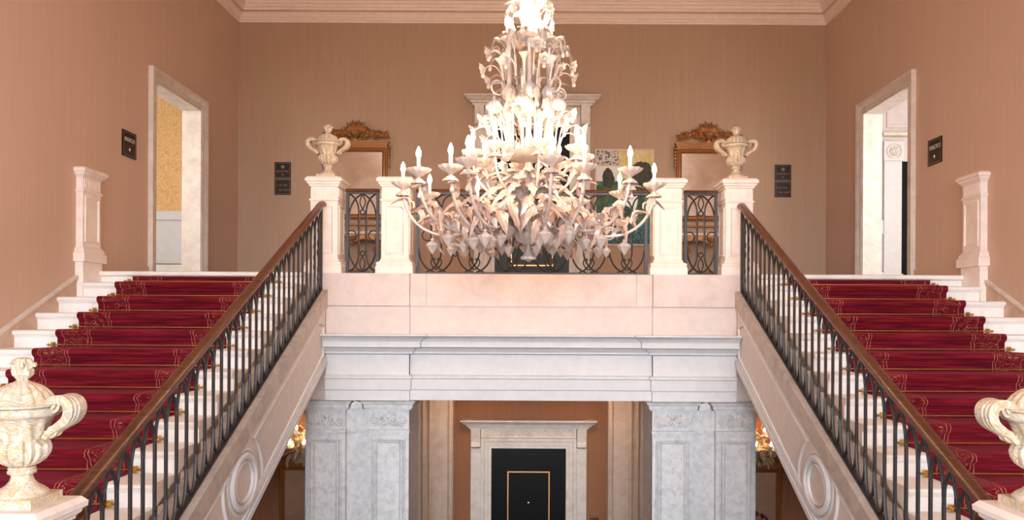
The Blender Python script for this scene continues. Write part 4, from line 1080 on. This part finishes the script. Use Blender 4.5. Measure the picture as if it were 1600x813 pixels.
ANG = [(0,1.03),(28,.90),(62,1.03),(90,.95),(118,1.03),(149,1.03),(180,1.03),(215,1.00),(231,.90),(246,1.03),(279,1.03),(320,.98),(298,.86)]
LOWZ = 1.045
for i, (a, Rr) in enumerate(ANG):
    ar = inst('arm', arm_mesh(Rr, LOWZ), ch, (0,0,0), (0,0,math.radians(a)))
    candle_set(ar, Rr, cz(LOWZ))
    # leaves riding on the arm and pendants hanging from it
    for u, z, sc_, pit, side in ((.26,.90,.85,.05,.40),(.34,.86,.8,.15,-.5),(.46,.78,.6,.35,.5),(.55,.76,.6,-.25,-.5),(.66,.72,.5,.3,.5),(.74,.74,.45,-.6,-.4),(.84,.78,.4,-.8,.3),(.94,.90,.34,-.9,-.2)):
        x = u*Rr
        inst('leaf', LEAFBIG if sc_ > .8 else LEAF, ar, (x-.03,0,cz(z)), (side*.6, pit, side+random.uniform(-.25,.25)), sc_*.85)
        inst('leaf', LEAFP, ar, (x,-.03*side,cz(z)-.02), (-side*.8, pit+random.uniform(-.2,.7), -side*1.3), .55+.5*sc_)
    for u, z, me in ((.44,.66,DIAM),(.62,.60,DIAMS),(.76,.63,DIAM),(1.0,.985,DROP)):
        inst('pendant', me, ar, (u*Rr, random.uniform(-.04,.04), cz(z)-random.uniform(0,.05)))
    inst('flower', FLOW, ar, (.52*Rr,.03,cz(.80)), (.5,.4,0), 1.15); inst('flower', FLOWK, ar, (.70*Rr,-.03,cz(.76)), (-.4,.6,0), 1.2); inst('flower', FLOWK, ar, (.40*Rr,-.05,cz(.83)), (-.6,.7,0), 1.2); inst('curl', CURL, ar, (.60*Rr,0,cz(.72)), (0,.4,0), 1.0)
# rosette of big leaves over the hub and drooping ones beneath it
for k in range(12):
    a = 2*PI*k/12+.1
    inst('leaf', LEAFBIG, ch, (.10*math.cos(a),.10*math.sin(a),cz(.98)), (0,-.10,a), .80)
    inst('leaf', LEAF, ch, (.14*math.cos(a+.2),.14*math.sin(a+.2),cz(.86)), (0,.75,a+.2), .8)
    inst('curl', CURL, ch, (.17*math.cos(a),.17*math.sin(a),cz(.80)), (0,.8,a), 1.1)
    inst('flower', FLOWS, ch, (.23*math.cos(a),.23*math.sin(a),cz(.84)), (0,1.2,a), 1.3)
    inst('leaf', LEAFP, ch, (.16*math.cos(a),.16*math.sin(a),cz(.92)), (.3,.45,a+.13), .7); inst('leaf', LEAFP, ch, (.12*math.cos(a),.12*math.sin(a),cz(1.04)), (-.3,-.35,a+.13), .65)
for k in range(10):
    a = 2*PI*k/10+.35
    inst('pendant', DIAM, ch, (.27*math.cos(a),.27*math.sin(a),cz(.70+.03*(k%2))))
    if k % 2: inst('pendant', DIAMS, ch, (.20*math.cos(a+.3),.20*math.sin(a+.3),cz(.56)))
    inst('leaf', LEAF, ch, (.16*math.cos(a),.16*math.sin(a),cz(1.05)), (0,-.75,a), .75)
    inst('flower', FLOW, ch, (.20*math.cos(a+.3),.20*math.sin(a+.3),cz(1.10)), (0,.7,a+.3), 1.2)
# middle tier
p = bez((.06,0,1.02),(.16,0,.96),(.44,0,.95),(.46,0,1.29),18)
MIDARM = rope([(q.x,q.y,cz(q.z)) for q in p], .011, 7, M['glass'], 'arm')
for k in range(8):
    ar = inst('arm', MIDARM, ch, (0,0,0), (0,0,2*PI*k/8+.18))
    candle_set(ar, .46, cz(1.29))
    inst('pendant', DROP, ar, (.54,0,cz(1.30))); inst('pendant', DROP, ar, (.44,.08,cz(1.29)))
    inst('leaf', LEAF, ar, (.33,0,cz(1.14)), (0,-.3,.4), .6); inst('flower', FLOW, ar, (.36,.05,cz(1.22)), (0,.5,0), 1.3)
# ring of six columns carrying the top dish
for k in range(6):
    a = 2*PI*k/6+PI/6; x, y = .185*math.cos(a), .185*math.sin(a)
    cm = MB().lathe([(.012,1.345),(.04,1.36),(.05,1.40),(.03,1.44),(.018,1.48),(.018,1.60),(.03,1.62),(.052,1.66),(.058,1.69),(.04,1.73),(.03,1.745),(.055,1.77),(.066,1.81),(.055,1.85),(.03,1.875),(.02,1.89),(.022,2.03),(.017,2.16),(.03,2.19),(.02,2.225)], 20,
                    mod=rib(.05,10)).xf(Matrix.Translation((0,0,-.46))).mesh('glass_column', M['glass'] if k % 2 else M['glassclear'], smooth=50) if k < 2 else cm2[k % 2]
    if k == 0: cm2 = [cm, cm]
    if k == 1: cm2[1] = cm
    inst('glass_column', cm, ch, (x,y,0))
# sprays of stems with flowers, leaves and drops
def spray(n, r0, z0, r1, z1, ph, kind, droop=.05):
    st = bez((r0,0,z0),(r0+.01,0,z0+(z1-z0)*.7),(r1*.8,0,z1+.03),(r1,0,z1-droop),12)
    me = MB().tube([(q.x,q.y,cz(q.z)) for q in st], [.007-.003*i/12 for i in range(13)], 6).mesh('flower_stem', M['glass'], smooth=60)
    for k in range(n):
        a = 2*PI*k/n+ph
        s_ = inst('flower_stem', me, ch, (0,0,0), (0,0,a))
        if kind == 0 or (kind == 2 and k % 2): inst('flower', FLOW, s_, (r1,0,cz(z1-droop)), (0,1.9,0), 1.0)
        else: inst('leaf', LEAFC, s_, (r1-.10,0,cz(z1-.02)), (0,.2,0), .55)
        inst('drop', DROP, s_, (r1+.02,.0,cz(z1-droop-.02)))
spray(9, .20, 1.93, .33, 2.19, .0, 2); spray(8, .21, 1.86, .37, 2.06, .3, 0); spray(7, .22, 1.90, .30, 2.24, .6, 1)
spray(10, .24, 1.34, .38, 1.68, .1, 2); spray(9, .25, 1.34, .44, 1.58, .45, 0); spray(8, .22, 1.36, .30, 1.78, .2, 1)
spray(8, .05, 2.30, .17, 2.58, .2, 2, .09); spray(6, .04, 2.36, .13, 2.66, .5, 1, .03)
for k in range(8):
    a = 2*PI*k/8+.4
    inst('trumpet_vase', TRUMP, ch, (.13*math.cos(a),.13*math.sin(a),cz(1.33)), (.12*math.sin(-a)*-1,.12*math.cos(a),0), 1.0)
    inst('leaf', LEAFC, ch, (.17*math.cos(a),.17*math.sin(a),cz(1.78)), (0,-1.0,a), .75)
    inst('leaf', LEAFC, ch, (.14*math.cos(a+.3),.14*math.sin(a+.3),cz(1.70)), (0,1.1,a+.3), .55)
    inst('leaf', LEAF, ch, (.05*math.cos(a),.05*math.sin(a),cz(2.50)), (0,-.55,a), .62)
for k in range(6):
    a = 2*PI*k/6+.35
    hd = inst('trumpet_vase', TRUMP, ch, (.21*math.cos(a),.21*math.sin(a),cz(1.86)), (-.15*math.sin(a),.15*math.cos(a),0), .72)
    inst('curl', CURL, ch, (.22*math.cos(a),.22*math.sin(a),cz(1.84)), (0,-.5,a), 1.1); inst('curl', CURL, ch, (.20*math.cos(a+.5),.20*math.sin(a+.5),cz(1.62)), (0,.3,a+.5), .9)
    hl = inst('flower_ball', MB().lathe([(.01,-.05),(.045,-.035),(.065,0),(.05,.035),(.02,.05),(.012,.075),(.002,.09)], 18, mod=rib(.10,9)).mesh('flower_ball', M['glass'], smooth=60), ch, (.30*math.cos(a),.30*math.sin(a),cz(1.70)))
# top candles on a crown of leaves
TOPARM = MB().tube([(q.x,q.y,cz(q.z)) for q in bez((.04,0,2.25),(.10,0,2.20),(.185,0,2.20),(.19,0,2.255),10)], .008, 6).mesh('arm', M['glass'], smooth=60)
for k in range(6):
    ar = inst('arm', TOPARM, ch, (0,0,0), (0,0,2*PI*k/6+.28))
    candle_set(ar, .19, cz(2.225), .62)
    for j in range(2): inst('leaf', LEAF, ar, (.17,0,cz(2.25)), (0,-.9,.5-j), .36)

# ------------------------------------------------------------------ glass wall sconces and flowers in the lower hall
def sconce(s):
    x, yf = s*3.66, BACK-.002; z = -1.93
    o = thing('glass_sconce', 'lit gold glass wall sconce above the lower mirror on the %s' % SIDE[s], 'wall lamp', (x, yf, z))
    inst('backplate', MB().lathe([(.10,0),(.10,.02),(.06,.04),(.03,.05)], 20).xf(Matrix.Rotation(PI/2,4,'X')).mesh('backplate', M['glassgold']), o, (0,0,-.05))
    inst('body', MB().lathe([(.01,-.16),(.04,-.13),(.05,-.08),(.03,-.03),(.045,.03),(.02,.08)], 20, (0,-.16,0), mod=rib(.06,10)).mesh('body', M['glassgold'], smooth=60), o, (0,0,-.05))
    inst('bracket', MB().tube([(0,-.03,-.05),(0,-.16,-.05)], .015, 8).mesh('bracket', M['glassgold']), o, (0,0,0))
    for k, (a, dz) in enumerate(((-PI/2-1.0,0),(-PI/2,.06),(-PI/2+1.0,0),(-PI/2-.55,-.17),(-PI/2+.55,-.17))):
        ar = inst('arm', MB().tube(bez((.02,0,-.08),(.10,0,-.22),(.22,0,-.16),(.22,0,.02),12), .010, 6).mesh('arm', M['glassgold'], smooth=60), o, (0,-.16,dz), (0,0,a))
        inst('drip_pan', PAN, ar, (.22,0,.03), (0,0,0), .6); inst('candle', CAND, ar, (.22,0,.035), (0,0,0), (.9,.9,.7)); inst('bulb', BULBS, ar, (.22,0,.105))
    rr = random.Random(5)
    for k in range(24):
        a = -PI/2+rr.uniform(-1.5,1.5); inst('leaf', LEAFG, o, (.05*math.cos(a),-.16+.05*math.sin(a),rr.uniform(-.34,.0)), (0,rr.uniform(-1.0,.6),a), rr.uniform(.6,1.0))
    for k in range(16):
        a = -PI/2+rr.uniform(-1.4,1.4); r_ = rr.uniform(.12,.22); inst('flower', FLOWG, o, (r_*math.cos(a)*1.2,-.16+r_*math.sin(a)*.6,rr.uniform(-.36,-.05)), (PI/2+rr.uniform(-.5,.5),0,rr.uniform(-1,1)), 1.1)
    for k in range(3):
        inst('curl', MB().tube([(.05*math.cos(t)*(1-.06*t), 0, .05*math.sin(t)*(1-.06*t)+.04*t) for t in [i*.4 for i in range(14)]], [.012-.0006*i for i in range(14)], 6).mesh('curl', M['glassgold'], smooth=60), o, (-.06+.08*k,-.18,.02+.05*(k%2)), (0,0,k))
LEAFG = leaf_mesh('leaf', M['glassgold']); FLOWG = flower_mesh(.055, 6, .06, M['glassgold'])
for s in (-1, 1): sconce(s)
M['pink'] = plain('pink_petals', (214,96,124), .6); M['green'] = plain('green_leaves', (70,96,52), .6)
LEAFV = leaf_mesh('leaf', M['green'])
FLOWP = flower_mesh(.05, 7, .05, M['pink']); 
for s in (1,):
    x, y, z = 3.72, BACK-.28, GROUND+.85
    o = thing('flower_vase', 'vase of pink blossoms in front of the lower mirror on the right', 'flowers', (x, y, z))
    inst('vase', MB().lathe([(.06,0),(.08,.03),(.10,.10),(.09,.18),(.05,.24),(.06,.27),(.052,.27),(.04,.24)], 24).mesh('vase', M['white']), o, (0,0,0))
    rr = random.Random(2)
    for k in range(16):
        a = rr.uniform(0,2*PI); r_ = rr.uniform(.02,.17); h = .68-r_*.9+rr.uniform(-.04,.03)
        sm = inst('stem', MB().tube([(0,0,.2),(r_*.4*math.cos(a),r_*.4*math.sin(a),.42),(r_*math.cos(a),r_*math.sin(a),h)], .004, 5).mesh('stem', M['green']), o, (0,0,0))
        inst('blossom', FLOWP, sm, (r_*math.cos(a),r_*math.sin(a),h), (PI/3*math.sin(a)*-1, PI/3*math.cos(a), 0), 1.0)
        inst('leaf', LEAFV, sm, (r_*.4*math.cos(a),r_*.4*math.sin(a),.42), (0,-.3,a), .4) if k % 2 else None
